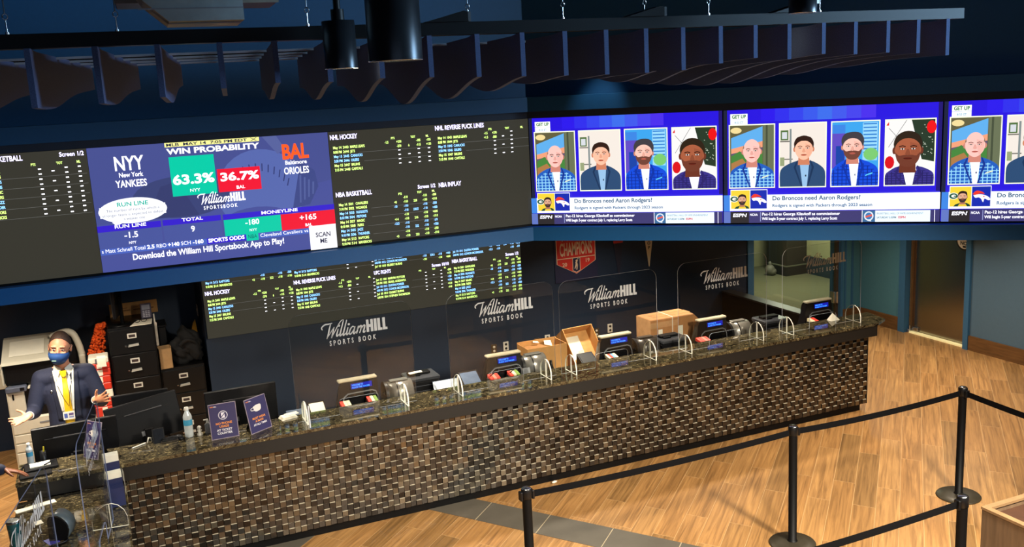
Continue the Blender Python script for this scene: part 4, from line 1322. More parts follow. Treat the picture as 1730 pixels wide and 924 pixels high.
# ================================================================== THINGS ON THE COUNTER
DESKZ = 0.7455
LCDM = screen_material('blue_customer_display', 2.2)
def make_terminal(label, txt=('WELCOME TO', 'PLACE THE WAGER')):
    t = thing('betting_terminal', label, 'terminal', (0, 0, 0), 0, 'betting terminals behind the ledge')
    # wedge body leaning back, seen from the public side (-y)
    w = 0.40
    prof = [(0.0, 0.0), (-0.02, 0.16), (0.03, 0.40), (0.06, 0.405), (0.20, 0.30), (0.24, 0.0)]
    mb = MB()
    cut = [(-w / 2 - .012, 0.0), (-w / 2, .10), (-w / 2 + 0.045, 0.36), (-w / 2 + 0.07, 0.40), (w / 2 - .01, 0.40), (w / 2, 0.36), (w / 2, 0.0)]
    n = len(cut)
    front = [(a, -0.02 + b * 0.10, b) for a, b in cut]
    back = [(a * .9, 0.17 - b * 0.2, b * 0.96) for a, b in cut]
    mb.add(front + back, [list(range(n)), list(range(n, 2 * n))[::-1]] + [[(i + 1) % n, i, n + i, n + (i + 1) % n] for i in range(n)])
    mb.build('body', BLACKG, t)
    mb = MB(); mb.box(-w / 2 + .045, w / 2 - 0.005, 0.004, 0.072, 0.401, 0.422, bev=0.006); mb.build('top_bar', mat('champagne_silver', rgb(226, 214, 184), 0.3, metal=0.35), t)
    # display
    mb = MB(); mb.box(-0.055, 0.155, -0.004, 0.004, -0.032, 0.032, bev=0.003)
    dsp = mb.build('display_frame', BLACKP, t, loc=(0.0, 0.0125, 0.355), rot=(-0.10, 0, 0))
    P = Pic(y=-0.0045)
    P.rect(-0.045, 0.145, -0.024, 0.024, rgb(8, 18, 130))
    P.text(txt[0], -0.036, 0.003, 0.013, rgb(60, 150, 255), style='b', width=0.10)
    P.text(txt[1], -0.036, -0.018, 0.013, rgb(60, 150, 255), style='b', width=0.16)
    P.mb.build('display_text', LCDM, dsp)
    # arched opening with ticket slot
    pts = [(-.13, 0.0), (-.13, .235), (-.118, .272), (-.08, .298), (.145, .302), (.178, .285), (.192, .24), (.192, 0.0)]
    inner = [(a * .965 + .001, b * .965) for a, b in pts]
    m2 = MB()
    q = len(pts)
    def yv(b): return -0.0225 + b * 0.10
    V = [(a, yv(b) - 0.004, b) for a, b in pts] + [(a, yv(b) - 0.004, b) for a, b in inner] + [(a, yv(b), b) for a, b in pts] + [(a, yv(b), b) for a, b in inner]
    F = []
    for i in range(q - 1):
        F += [(i, i + 1, q + i + 1, q + i), (2 * q + i, i, i + 1, 2 * q + i + 1)[::-1], (q + i, q + i + 1, 3 * q + i + 1, 3 * q + i)]
    m2.add(V, F)
    m2.build('bezel', mat('silver_bezel', rgb(150, 152, 156), 0.3, metal=0.6), t)
    m2 = MB(); m2.prism(inner, -0.012, -0.006, 'y'); 
    m2 = MB(); m2.add([(a, yv(b) - 0.001, b) for a, b in inner], [list(range(q))[::-1]])
    m2.add([(-.08, yv(.255) - .008, .25), (.12, yv(.255) - .008, .25), (.12, yv(.265) - .008, .268), (-.08, yv(.265) - .008, .268)], [(0, 1, 2, 3)])
    m2.build('slot_face', mat('deep_black', rgb(6, 6, 8), 0.25), t)
    return t
YT = 7.985
locs = [(1.835, 'black betting terminal with a silver top bar, between the mask sign and the silver printer'),
        (3.245, 'black betting terminal left of the open cardboard carton'),
        (4.455, 'black betting terminal right of the tilted box with a paper label'),
        (5.600, 'black betting terminal right of the taped brown parcel'),
        (7.000, 'black betting terminal at the right end of the counter')]
t0 = make_terminal(locs[0][1])
t0.location = (locs[0][0], YT, DESKZ)
for x, lab in locs[1:]:
    dup(t0, (x, YT, DESKZ), 0, lab, 'betting terminals behind the ledge')

def make_roll_printer(label, dark=False):
    """dome-backed ticket printer lying on the ledge's rear edge"""
    t = thing('ticket_printer', label, 'printer', (0, 0, 0), 0, 'dome-shaped ticket printers')
    shell = mat('silver_grey_shell', rgb(150, 146, 138), 0.28, metal=0.6) if not dark else mat('dark_grey_shell', rgb(64, 60, 56), 0.3, metal=0.4)
    prof = [(-0.085, 0.0)] + smooth_pts([(-0.09, 0.06), (-0.075, 0.12), (-0.04, 0.165), (0.01, 0.185), (0.06, 0.175), (0.10, 0.14), (0.115, 0.08)], 4) + [(0.115, 0.0)]
    mb = MB(); mb.prism(prof, -0.10, 0.13, 'x', smooth=True); mb.build('shell', shell, t)
    mb = MB(); mb.prism([(a * 1.05, b * 1.04) for a, b in prof], -0.128, -0.101, 'x'); mb.build('side_cap', BLACKP, t)
    mb = MB(); mb.prism([(a * 1.03, b * 1.03) for a, b in prof], -0.022, -0.012, 'x'); mb.build('seam_band', BLACKP, t)
    mb = MB(); mb.box(-0.07, 0.10, -0.01, 0.05, 0.186, 0.198, bev=0.004); mb.build('lid_rib', shell, t)
    mb = MB(); mb.cyl((-0.15, -0.02, 0.10), (-0.128, -0.02, 0.10), 0.02, 10); mb.build('feed_knob', BLACKP, t)
    return t
rp0 = make_roll_printer('silver dome-shaped ticket printer between the first terminal and a flat black printer')
rp0.location = (2.22, 8.02, DESKZ + 0.14)
dup(rp0, (3.60, 8.105, DESKZ + .14), 0, 'silver dome-shaped ticket printer in front of the open cardboard carton')
dup(rp0, (5.96, 8.03, DESKZ + .14), 0, 'grey dome-shaped ticket printer at the right of the fourth terminal, under the clear shield')
rd = make_roll_printer('dark dome-shaped ticket printer left of the taped brown parcel', True)
rd.location = (4.815, 8.02, DESKZ + .14)
dup(rd, (7.23, 8.27, DESKZ + .14), 0, 'dark dome-shaped ticket printer beside the last terminal at the counter end')
# raise those on small stands so that nothing floats
for x, y, h, w in ((2.22, 8.02, .1395, .26), (3.60, 8.105, .1395, .26), (5.96, 8.03, .1395, .26), (4.815, 8.02, .1395, .26), (7.23, 8.27, .1395, .26)):
    s = thing('printer_stand', {2.22: 'black stand under the silver printer right of the first terminal', 7.23: 'black stand under the dark printer at the counter end', 3.60: 'black stand under the printer before the open carton', 5.96: 'black stand under the grey printer right of the fourth terminal', 4.815: 'black stand under the dark printer left of the parcel'}[x], 'stand', (x, y, DESKZ))
    mb = MB(); mb.box(-.13, .13, -.1, .115, 0, h); mb.build('plate', BLACKM, s)

def make_flat_printer(label):
    t = thing('receipt_printer', label, 'printer', (0, 0, 0), 0, 'flat black receipt printers')
    mb = MB(); mb.box(-0.15, 0.15, -0.10, 0.14, 0, 0.255, bev=0.012); mb.build('body', BLACKP, t)
    mb = MB(); mb.box(-0.155, 0.155, -0.11, 0.14, 0.256, 0.295, bev=0.010); mb.build('lid', mat('grey_black_lid', rgb(52, 54, 58), 0.3), t)
    mb = MB(); mb.box(-0.12, 0.09, -0.02, 0.06, 0.296, 0.320, bev=0.005); mb.box(-.10, -.02, -.05, -.02, .296, .310); mb.build('paper_guide', BLACKM, t)
    mb = MB(); mb.box(-0.13, 0.13, -0.104, -0.101, 0.16, 0.166); mb.box(-0.13, 0.13, -0.104, -0.101, 0.21, 0.216); mb.build('drawer_lines', mat('line_grey', rgb(70, 72, 78), 0.4), t)
    return t
fp = make_flat_printer('flat black receipt printer with an open lid, right of the silver dome printer')
fp.location = (2.50, 8.20, DESKZ)
dup(fp, (5.115, 8.02, DESKZ), 0, 'flat black receipt printer in front of the taped brown parcel')
dup(fp, (6.42, 8.06, DESKZ - 0.0), 0, 'flat black receipt printer between the fourth and fifth terminals')
t = thing('paper_strip', 'cream paper strip lying across the top of the flat black printer', 'paper', (2.48, 8.19, DESKZ + 0.3205))
mb = MB(); mb.prism([(-0.10, -0.03), (0.03, -0.015), (0.03, 0.03), (-0.10, 0.015)], 0, 0.006); mb.build('strip', PAPER, t)
t = thing('status_light', 'small violet glowing light on the receipt printer between the last two terminals', 'light', (6.335, 7.944, DESKZ + .12))
mb = MB(); mb.lathe([(0, 0), (0.022, 0), (0.022, 0.006), (0, 0.006)], 16, Matrix.Rotation(PI / 2, 4, 'X')); mb.build('lens', mat('violet_light', rgb(120, 110, 255), 0.4, emit=rgb(120, 110, 255), estr=1.5), t)

# small black card readers with sloping tops
def reader(name, label, loc, w, d, h, top, cat='card reader', rz=0):
    t = thing(name, label, cat, loc, rz)
    mb = MB(); mb.prism([(-d / 2, 0), (-d / 2, h * .62), (d / 2, h), (d / 2, 0)], -w / 2, w / 2, 'x'); mb.build('body', BLACKP, t)
    a = math.atan2(h * .38, d)
    mb = MB(); mb.box(-w / 2 + .012, w / 2 - .012, -d / 2 * .9, d / 2 * .9, 0.0005, 0.004)
    mb.build('sloped_top', top, t, loc=(0, 0, h * .81), rot=(a, 0, 0))
    mb = MB(); mb.box(-.006, .006, -d / 2 - .003, -d / 2, h * .2, h * .28); mb.box(.05, .056, -d / 2 - .003, -d / 2, h * .2, h * .28); mb.build('screws', CHROME, t)
    return t
SHEENY = mat('blue_grey_sheen', rgb(90, 104, 126), 0.25)  # bluish reflection on dark plastic put into the base colour
reader('card_reader', 'black card reader with a blue-grey sheen coloured onto its sloping top left of the second terminal', (2.93, 8.03, DESKZ), 0.19, 0.19, 0.275, SHEENY)
reader('card_reader', 'black card reader holding a cream paper, left of the first terminal', (1.485, 8.02, DESKZ), 0.15, 0.16, 0.245, PAPER)
reader('card_reader', 'plain black card reader in front of the tilted box with a paper label', (4.155, 7.99, DESKZ), 0.17, 0.18, 0.265, mat('black_matte_top', rgb(13, 13, 15), 0.6))
# tilted grey leaflet trays
def tray(label, loc, w, h, m=None):
    t = thing('leaflet_tray', label, 'tray', loc)
    mb = MB(); mb.prism([(-.02, 0), (.09, h), (.10, h), (-.008, 0)], -w / 2, w / 2, 'x'); mb.build('tray_back', m or SHEENY, t)
    mb = MB(); mb.prism([(-.045, 0), (-.045, h * .3), (-.038, h * .3), (-.038, 0)], -w / 2, w / 2, 'x'); mb.box(-w / 2, w / 2, -.0375, .09, 0, .006); mb.build('tray_lip', BLACKP, t)
    return t
tray('sloping tray coloured with a blue-grey sheen between the flat printer and the second terminal', (2.68, 7.95, DESKZ), 0.24, 0.25)
tray('short grey tray between the second terminal and its dome printer', (3.487, 7.91, DESKZ), 0.075, 0.24, GREYP)
tray('clear blue tray by the cream slips at the first shield', (1.30, 7.95, DESKZ), 0.17, 0.22)
t = thing('paper_slips', 'cream paper slips lying right of the mask sign', 'paper', (1.20, 7.84 - .02, 0.9802), 0.2)
mb = MB()
for k in range(5):
    mb.box(-0.075 + .004 * k, 0.065 - .003 * k, -0.045 + .003 * k, 0.05, 0.004 * k, 0.004 * k + .0032)
mb.box(-.02, .09, -.01, .055, .0202, .023)
mb.build('slips', PAPER, t)
t = thing('shield_post', 'slim upright clear acrylic post on the ledge right of the mask sign', 'post', (1.309, 7.47, 0.9802))
mb = MB(); mb.box(-.006, .006, -.004, .004, 0, .19, bev=.002); mb.build('post', EDGEW, t)

# coloured ticket stacks by each terminal
TICK = {k: mat('ticket_' + k, c, 0.6, vary=0.03) for k, c in (('red', rgb(226, 70, 52)), ('cream', rgb(236, 222, 180)), ('green', rgb(120, 150, 60)), ('blue', rgb(110, 160, 196)), ('pink', rgb(236, 130, 110)))}
def tickets(label, loc, cols, w=0.11, rz=0.0, curl=False):
    t = thing('ticket_stack', label, 'tickets', loc, rz, 'ticket stacks beside the terminals')
    mb = MB(); mb.box(-w / 2 - .006, w / 2 + .006, -.04, .055, 0, .10, bev=.003); mb.build('holder', BLACKP, t)
    for k, c in enumerate(cols):
        mb = MB(); o = w * (k / len(cols) - .5)
        mb.prism([(-.045, 0.10), (.05, 0.10), (.05, 0.132), (-.045, 0.112)], o + .002, o + w / len(cols) - .002, 'x')
        mb.build('tickets', TICK[c], t)
    if curl:
        mb = MB(); mb.tube([(-.05, -.02, .13), (0, -.03, .165), (.03, -.02, .15), (.06, .01, .18)], .005, 6); mb.build('cord', BLACKP, t)
    return t
tickets('red and cream ticket stack at the left foot of the first terminal', (1.71, 7.90, .865), ('red', 'cream', 'cream'), .09)
tickets('red, cream and green ticket stack at the right foot of the first terminal', (1.95, 7.90, .87), ('red', 'cream', 'green'), .09)
tickets('red and pink ticket stack at the left foot of the second terminal', (3.115, 7.90, .875), ('red', 'pink', 'red'), .10, curl=True)
tickets('red, cream and green ticket stack at the right foot of the second terminal', (3.315, 7.90, .875), ('red', 'cream', 'green'), .10, curl=True)
tickets('mixed blue, red and cream ticket stack by the third terminal', (4.37, 7.90, .865), ('cream', 'red', 'blue', 'cream'), .11)
tickets('red ticket stack at the left foot of the fourth terminal', (5.44, 7.90, .87), ('red', 'red', 'pink', 'red'), .13)
tickets('cream and red tickets at the left foot of the fifth terminal', (6.86, 7.90, .865), ('cream', 'red'), .09)
t = thing('paper_fold', 'folded cream paper at the foot of the last terminal', 'paper', (7.04, 7.78, ZG))
mb = MB(); mb.add([(-.06, -.02, 0), (.06, -.02, 0), (0.0, .03, .075), (-.06, .05, 0), (.06, .05, 0)], [(0, 1, 2), (4, 3, 2), (1, 4, 2), (3, 0, 2), (0, 3, 4, 1)]); mb.build('fold', PAPER, t)
t = thing('sweet_tub', 'small clear tub with green sweets between the two open boxes', 'tub', (3.84, 7.93, DESKZ))
mb = MB(); mb.lathe([(.045, 0), (.05, .20), (.046, .20), (.042, .01)], 16); mb.build('tub', M_ACRYLIC, t)
mb = MB(); mb.lathe([(.04, .10), (.043, .17), (.0, .185)], 14); mb.build('sweets', mat('green_sweets', rgb(110, 190, 130), 0.5, vary=.4, scale=60), t)
mb = MB(); mb.lathe([(.0399, .012), (.0399, .0995)], 14); mb.build('lower_fill', mat('clear_green', rgb(150, 180, 160), 0.4), t)
t = thing('black_bottle', 'small black bottle with a white label between the two open boxes', 'bottle', (3.80, 8.10, DESKZ))
mb = MB(); mb.lathe([(.03, 0), (.03, .15), (.014, .20), (.014, .24), (0, .24)], 14); mb.build('body', BLACKP, t)
mb = MB(); mb.lathe([(.0305, .06), (.0305, .11)], 14); mb.build('label', WHITEP, t)

# ------------------------------------------------------------------ cardboard boxes
t = thing('cardboard_carton', 'open-topped cardboard carton standing right of the second terminal', 'box', (3.83, 8.36, DESKZ))
mb = MB(); w, d_, h = .43, .26, .345; s = .006
mb.box(-w/2, w/2, -d_/2, -d_/2 + s, 0, h); mb.box(-w/2, w/2, d_/2 - s, d_/2, 0, h + .012); mb.box(-w/2, -w/2 + s, -d_/2 + s, d_/2 - s, 0, h); mb.box(w/2 - s, w/2, -d_/2 + s, d_/2 - s, 0, h); mb.box(-w/2 + s, w/2 - s, -d_/2 + s, d_/2 - s, 0, .006)
mb.build('carton_walls', CARD, t)
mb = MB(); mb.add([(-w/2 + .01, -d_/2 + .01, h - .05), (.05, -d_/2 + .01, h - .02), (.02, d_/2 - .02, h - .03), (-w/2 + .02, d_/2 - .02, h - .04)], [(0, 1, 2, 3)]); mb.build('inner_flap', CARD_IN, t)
mb = MB(); mb.add([(.03, 0, h - .015), (.10, -.03, h - .03), (.12, .05, h + .005), (.05, .06, h + .01)], [(0, 1, 2, 3)]); mb.add([(-.06, .08, h), (.0, .07, h - .01), (.0, .1, h), (-.05, .11, h + .005)], [(0, 1, 2, 3)]); mb.build('tape_scraps', PAPER, t)

t = thing('cardboard_box', 'open cardboard box tilted forward with a white paper label inside', 'box', (4.30, 8.47, DESKZ), 0.10)
M = Matrix.Translation((0, 0, 0.135)) @ Matrix.Rotation(math.radians(-62), 4, 'X') @ Matrix.Translation((0, -.0, 0))
mb = MB(); w, d_, h = .36, .38, .19; s = .006
M = Matrix.Translation((0, -.06, 0.005)) @ Matrix.Rotation(math.radians(52), 4, 'X')
mb.box(-w/2, w/2, 0, s, 0, h, M=M); mb.box(-w/2, w/2, d_ - s, d_, 0, h, M=M); mb.box(-w/2, -w/2 + s, s, d_ - s, 0, h, M=M); mb.box(w/2 - s, w/2, s, d_ - s, 0, h, M=M)
mb.build('box_walls', CARD, t)
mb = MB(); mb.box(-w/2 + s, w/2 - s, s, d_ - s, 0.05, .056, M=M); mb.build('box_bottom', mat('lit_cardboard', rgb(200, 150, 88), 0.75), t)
mb = MB(); mb.box(-.115, .05, .07, .33, .0565, .059, M=M); mb.build('paper_label', PAPER, t)
mb = MB()
for k in range(7):
    mb.box(-.02, .04, .07 + .014 * k, .074 + .014 * k, .0592, .0597, M=M)
mb.build('label_print', mat('grey_ink', rgb(120, 118, 110), 0.7), t)
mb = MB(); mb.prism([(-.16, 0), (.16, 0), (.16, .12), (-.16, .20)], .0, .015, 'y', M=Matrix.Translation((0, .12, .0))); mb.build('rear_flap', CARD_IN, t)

t = thing('taped_parcel', 'closed brown parcel wrapped in clear tape standing behind the third shield', 'box', (5.30, 8.36, DESKZ), 0.0)
mb = MB(); mb.box(-.28, .25, -.13, .15, 0, .435, bev=.012, seg=2); mb.add([(.25, -.12, .43), (.33, -.10, .36), (.33, .12, .36), (.25, .14, .43), (.25, -.12, .12), (.25, .14, .12)], [(0, 1, 2, 3), (0, 4, 1), (3, 2, 5), (1, 4, 5, 2), (0, 3, 5, 4)])
mb.build('carton', mat('parcel_cardboard', rgb(176, 122, 72), 0.7, vary=.1), t)
mb = MB(); mb.box(-.02, -.012, -.1325, -.1302, .05, .436); mb.box(-.02, -.012, -.1325, .152, .4355, .438); mb.build('string', PAPER, t)
TAPE = mat('packing_tape', rgb(196, 150, 104), 0.15, spec=.8)
mb = MB(); mb.box(-.281, .05, -.1318, -.1303, .34, .40); mb.box(-.285, -.2805, -.13, .15, .02, .43); mb.box(-.2, .251, -.06, .06, .4355, .4372); mb.build('tape_bands', TAPE, t)
mb = MB()
for (a, b, c, e) in ((-.19, -.14, .25, .32), (.05, .11, .21, .33)):
    mb.box(a, b, -.1335, -.1322, c, e)
mb.prism([(-.15, .10), (.0, .10), (-.13, .18)], -.1335, -.1322, 'y')
mb.build('shipping_labels', PAPER, t)

# ------------------------------------------------------------------ signs and small things on the ledge
SIGNP = rgb(44, 36, 84)
ORANGE = rgb(240, 150, 60)
def counter_sign(label, loc, rz, kind, tilt=-0.20, roll=0.0):
    t = thing('counter_sign', label, 'sign', loc, rz)
    w, h = .215, .285
    R = Matrix.Rotation(tilt, 4, 'X') @ Matrix.Rotation(roll, 4, 'Y')
    off = max(0.0, abs(math.sin(roll)) * w / 2)
    R = Matrix.Translation((0, 0, off)) @ R
    mb = MB(); mb.box(-w / 2, w / 2, 0, .006, 0, h, M=R); mb.build('board', mat('sign_edge', rgb(150, 140, 150), 0.5), t)
    mb = MB(); mb.add([R @ Vector((-.06, .0068, .16)), R @ Vector((.06, .0068, .16)), (.05, .14, 0), (-.05, .14, 0)], [(0, 1, 2, 3)]); mb.build('easel_back', BLACKP, t)
    P = Pic(y=-.0004)
    P.rect(-w / 2 + .003, w / 2 - .003, .003, h - .003, rgb(152, 128, 140))
    P.rect(-w / 2 + .005, w / 2 - .005, .005, h - .005, SIGNP)
    P.rect(-w / 2 + .014, -w / 2 + .04, h - .026, h - .017, rgb(190, 110, 70)); P.text('HILL', -w / 2 + .042, h - .026, .008, rgb(230, 220, 230), style='x')
    if kind == 'phone':
        P.ell(0, h * .66, .036, .036, rgb(230, 226, 236), 30); P.ell(0, h * .66, .031, .031, SIGNP, 30)
        P.rect(-.014, .014, h * .66 - .022, h * .66 + .022, rgb(230, 226, 236))
        P.strokes([ribbon([(-.023, h * .66 - .023), (.023, h * .66 + .023)], .006)], SIGNP)
        lines = (('NO PHONE', .116, .0165, ORANGE), ('USAGE', .091, .0165, ORANGE), ('AT TICKET', .062, .0165, rgb(238, 234, 240)), ('COUNTER', .037, .0165, rgb(238, 234, 240)))
    else:
        P.poly(smooth_pts([(-.035, h * .74), (0, h * .70 + .02), (.04, h * .76), (.042, h * .66), (.03, h * .60), (-.005, h * .58), (-.028, h * .62), (-.035, h * .74)], 4)[:-1], rgb(230, 222, 214))
        P.strokes([ribbon(smooth_pts([(-.032, h * .72), (-.056, h * .70), (-.058, h * .65), (-.028, h * .63)], 4), .005)], rgb(230, 222, 214))
        lines = (('MUST WEAR', .108, .016, ORANGE), ('A MASK', .083, .016, ORANGE), ('AT ALL TIMES', .056, .015, rgb(238, 234, 240)))
    for s, z, hh, c in lines:
        P.text(s, 0, z, hh, c, style='b', align='c', maxw=w * .86)
    m = P.mb
    m.v = [tuple(R @ Vector(v)) for v in m.v]
    m.build('printed_face', M_PRINT, t)
    return t
counter_sign('purple sign reading no phone usage, upright on the ledge beside the water bottle', (0.655, 7.60, ZG), -0.02, 'phone', -.16)
counter_sign('purple sign reading must wear a mask, turned beside the first clear shield', (0.945, 7.62, ZG), 0.55, 'mask', -.20)
cs3 = counter_sign('purple framed sign seen behind the edge-on shield, on the ledge before the monitors', (-0.345, 7.67, ZG), -1.1, 'mask', -.30, -.10)

BOTTLE_L = mat('bottle_label_blue', rgb(70, 160, 200), 0.4)
WATER = mat('clear_bottle_plastic', rgb(196, 204, 206), 0.12, spec=.8, vary=.06)
def water_bottle(label, loc, h=.235):
    t = thing('water_bottle', label, 'bottle', loc, 0, 'clear plastic water bottles')
    k = h / .235
    mb = MB(); mb.lathe([(.028, 0), (.033, .006), (.033, .05), (.031, .058), (.033, .066), (.033, .095)], 20)
    mb.lathe([(.033, .14), (.033, .155), (.029, .175), (.016, .200), (.0135, .212)], 20); mb.build('bottle_body', WATER, t)
    mb = MB(); mb.lathe([(.0332, .0955), (.0332, .1395)], 20); mb.build('label', BOTTLE_L, t)
    mb = MB(); mb.lathe([(.0155, .212), (.0155, .234), (0, .235)], 16); mb.build('cap', WHITEP, t)
    t.scale = (k, k, k)
    return t
water_bottle('clear water bottle on the ledge left of the no phone sign', (0.395, 7.80, ZG), .25)
water_bottle('clear water bottle with a blue band at the far left end of the ledge', (-0.765, 7.815, ZG), .175)
t = thing('white_figurine', 'small white figurine on the ledge right of the water bottle', 'ornament', (0.475, 7.79, ZG))
mb = MB(); mb.lathe([(.022, 0), (.022, .015), (.012, .022), (.02, .04), (.010, .055)], 14); mb.ell((0, 0, .064), (.018, .018, .016), 12, 8); mb.build('figure', WHITEP, t)
t = thing('hand_sanitiser', 'small grey pump bottle behind the left edge of the no phone sign', 'bottle', (0.545, 7.815, ZG))
mb = MB(); mb.lathe([(.026, 0), (.026, .07), (.012, .085)], 16); mb.build('body', GREYP, t)
mb = MB(); mb.lathe([(.010, .085), (.010, .105), (0, .106)], 12); mb.box(-.03, .008, -.006, .006, .1062, .116, bev=.002); mb.build('pump', WHITEP, t)
t = thing('desk_phone', 'black phone stand on the ledge in front of the left monitors', 'phone', (0.16, 7.815, ZG), .08)
mb = MB(); mb.prism([(-.04, 0), (-.02, .115), (-.008, .115), (.035, 0)], -.045, .045, 'x'); mb.build('stand', BLACKP, t)
mb = MB(); mb.prism([(-.045, .0), (-.024, .112), (-.022, .112), (-.042, .0)], -.036, .036, 'x'); mb.build('plate', mat('dark_glass', rgb(30, 32, 36), .2), t)
t = thing('computer_mouse', 'black mouse on the ledge left of the water bottle', 'mouse', (0.315, 7.80, ZG), .4)
mb = MB(); mb.ell((0, 0, .0), (.035, .055, .032), 16, 8); mb.v = [(a, b, max(c, 0)) for a, b, c in mb.v]; mb.build('shell', BLACKP, t)
t = thing('stapler', 'dark stapler lying on the ledge beside the black phone stand', 'stapler', (0.24, 7.76, ZG), .12)
mb = MB(); mb.box(-.065, .065, -.018, .018, 0, .012, bev=.003); mb.build('base', mat('bronze_dark', rgb(70, 62, 52), .35, metal=.4), t)
mb = MB(); mb.prism([(-.06, .0125), (.055, .0125), (.065, .03), (.03, .042), (-.05, .036)], -.016, .016, 'y'); mb.build('arm', BLACKP, t)
t = thing('pen_holder', 'white pen clip and pen lying on the ledge below the centre monitor', 'pen', (0.035, 7.80, ZG), .35)
mb = MB(); mb.cyl((-.09, -.02, .006), (.03, .01, .006), .0055, 8); mb.build('pen', WHITEP, t)
mb = MB(); mb.tube([(.04, 0, .004), (.055, .0, .045), (.075, .005, .035), (.08, .0, .004)], .0055, 8); mb.build('clip', WHITEP, t)
t = thing('clipboard_tray', 'black tray with cream papers at the left end of the ledge', 'tray', (-0.69, 7.70, ZG), .12)
mb = MB(); mb.box(-.115, .115, -.075, .085, 0, .022, bev=.004); mb.build('tray', BLACKP, t)
mb = MB(); mb.box(-.075, .065, -.04, .05, .0225, .030); mb.build('papers', PAPER, t)
mb = MB(); mb.cyl((.02, -.05, .034), (.10, .03, .034), .005, 8); mb.build('pen', BLACKP, t)
t = thing('thin_tray', 'second thin black tray in front of the tray of papers', 'tray', (-0.72, 7.545, ZG), .10)
mb = MB(); mb.box(-.11, .11, -.045, .045, 0, .016, bev=.004); mb.build('tray', BLACKP, t)
t = thing('cable', 'black cable looped at the far left end of the ledge', 'cable', (-0.80, 7.76, ZG + .006))
mb = MB(); mb.tube(smooth_pts([(-.03, -.10, 0), (-.02, .0, 0), (.0, .06, 0), (.05, .075, 0)]), .006, 6); mb.build('cord', BLACKP, t)
t = thing('yellow_marker', 'small black cup with a yellow-topped marker behind the far left bottle', 'cup', (-0.675, 7.815, ZG))
mb = MB(); mb.lathe([(.022, 0), (.022, .09), (.018, .09), (.018, .01)], 14); mb.build('cup', BLACKP, t)
mb = MB(); mb.cyl((0, 0, .012), (.01, 0, .125), .006, 8); mb.build('marker', mat('yellow_plastic', rgb(236, 214, 60), .4), t)

# ------------------------------------------------------------------ brochure stand, printer, tumbler on the low counter
ZL = 0.8362
t = thing('brochure_stand', 'clear tiered brochure stand full of leaflets in front of the long counter', 'stand', (-0.185, 7.05, ZL), 0.12)
mb = MB()
mb.box(-.062, .062, .07, .076, 0, .36); mb.box(-.062, -.058, -.10, .07, 0, .26); mb.box(.058, .062, -.10, .07, 0, .26); mb.box(-.058, .058, -.10, .07, 0, .006)
mb.build('holder', M_ACRYLIC, t)
NAVYL = mat('leaflet_navy', rgb(26, 36, 78), .5)
for k, (y, z0, z1, m) in enumerate(((.045, .14, .375, PAPER), (.0, .06, .255, PAPER), (-.05, .0, .16, NAVYL))):
    mb = MB()
    nl = 9
    for i in range(nl):
        o = -.04 * (1 if k < 2 else 0) * 0
        mb.box(-.05, .05, y - .028 + .006 * i, y - .0245 + .006 * i, max(z0, .0065), z1 - .004 * abs(i - 4))
    mb.build('leaflets', m, t)
mb = MB(); mb.box(-.051, .051, .012, .0165, .10, .31); mb.build('front_leaflet', NAVYL, t)
mb = MB(); mb.box(-.051, .051, -.034, -.0295, .02, .20); mb.build('front_leaflet', NAVYL, t)
# rounded leaflet spines facing up
t = thing('note_counter', 'black dome-sided note counter with a grey top, under the low counter shields', 'machine', (-0.525, 6.68, ZL), 1.25)
prof = [(.09, 0)] + smooth_pts([(.09, .05), (.088, .16), (.075, .215), (.03, .225), (-.03, .20), (-.075, .15), (-.09, .09), (-.075, .03)], 4) + [(-.06, 0)]
mb = MB(); mb.prism(prof, -.10, .10, 'x', smooth=True); mb.build('shell', mat('slate_grey_shell', rgb(78, 88, 94), .35), t)
mb = MB(); mb.prism([(a * 1.08, b * 1.05) for a, b in prof], -.128, -.101, 'x'); mb.build('side_cap', BLACKP, t)
mb = MB(); mb.tube(smooth_pts([(-.11, -.07, .014), (-.16, -.09, .014), (-.21, -.05, .013), (-.26, .03, .012)]), .010, 8); mb.build('cable', BLACKP, t)
nc_ = [o for o in COL.objects if o.name == 'note_counter'][0]
nc_.scale = (.66, .66, .74)
t = thing('cream_envelope', 'cream paper strip lying along the far edge of the low counter', 'paper', (-0.735, 7.30, ZL), .30)
mb = MB(); mb.prism([(-.13, -.035), (.14, -.035), (.14, .03), (-.13, .03)], 0, .004); mb.build('sheet', PAPER, t)
t = thing('blue_card', 'small violet-blue card behind the clear shield near the note counter', 'card', (-0.60, 6.62, ZL), .4)
mb = MB(); mb.box(-.035, .035, -.05, .05, 0, .003); mb.build('card', mat('violet_blue_card', rgb(70, 70, 170), .4), t)
t = thing('note_slip', 'small cream slip of paper near the far end of the low counter', 'paper', (-0.70, 6.98, ZL), .3)
mb = MB(); mb.box(-.02, .03, -.03, .04, 0, .002); mb.build('slip', PAPER, t)
t = thing('tumbler', 'teal insulated tumbler with a silver rim in the bottom left corner', 'tumbler', (-0.808, 6.655, ZL))
TEALM = mat('teal_enamel', rgb(8, 92, 102), .22, metal=.3, spec=.7)
mb = MB(); mb.lathe([(.032, 0), (.034, .01), (.043, .17)], 28); mb.build('body', TEALM, t)
mb = MB(); mb.lathe([(.0445, .1705), (.0455, .185), (.043, .188), (.041, .182)], 28); mb.build('rim', CHROME, t)
mb = MB(); mb.lathe([(.041, .176), (.036, .184), (0, .184)], 28); mb.box(-.012, .012, -.03, .012, .1845, .192, bev=.002); mb.build('lid', mat('clear_grey_lid', rgb(196, 192, 180), .2), t)

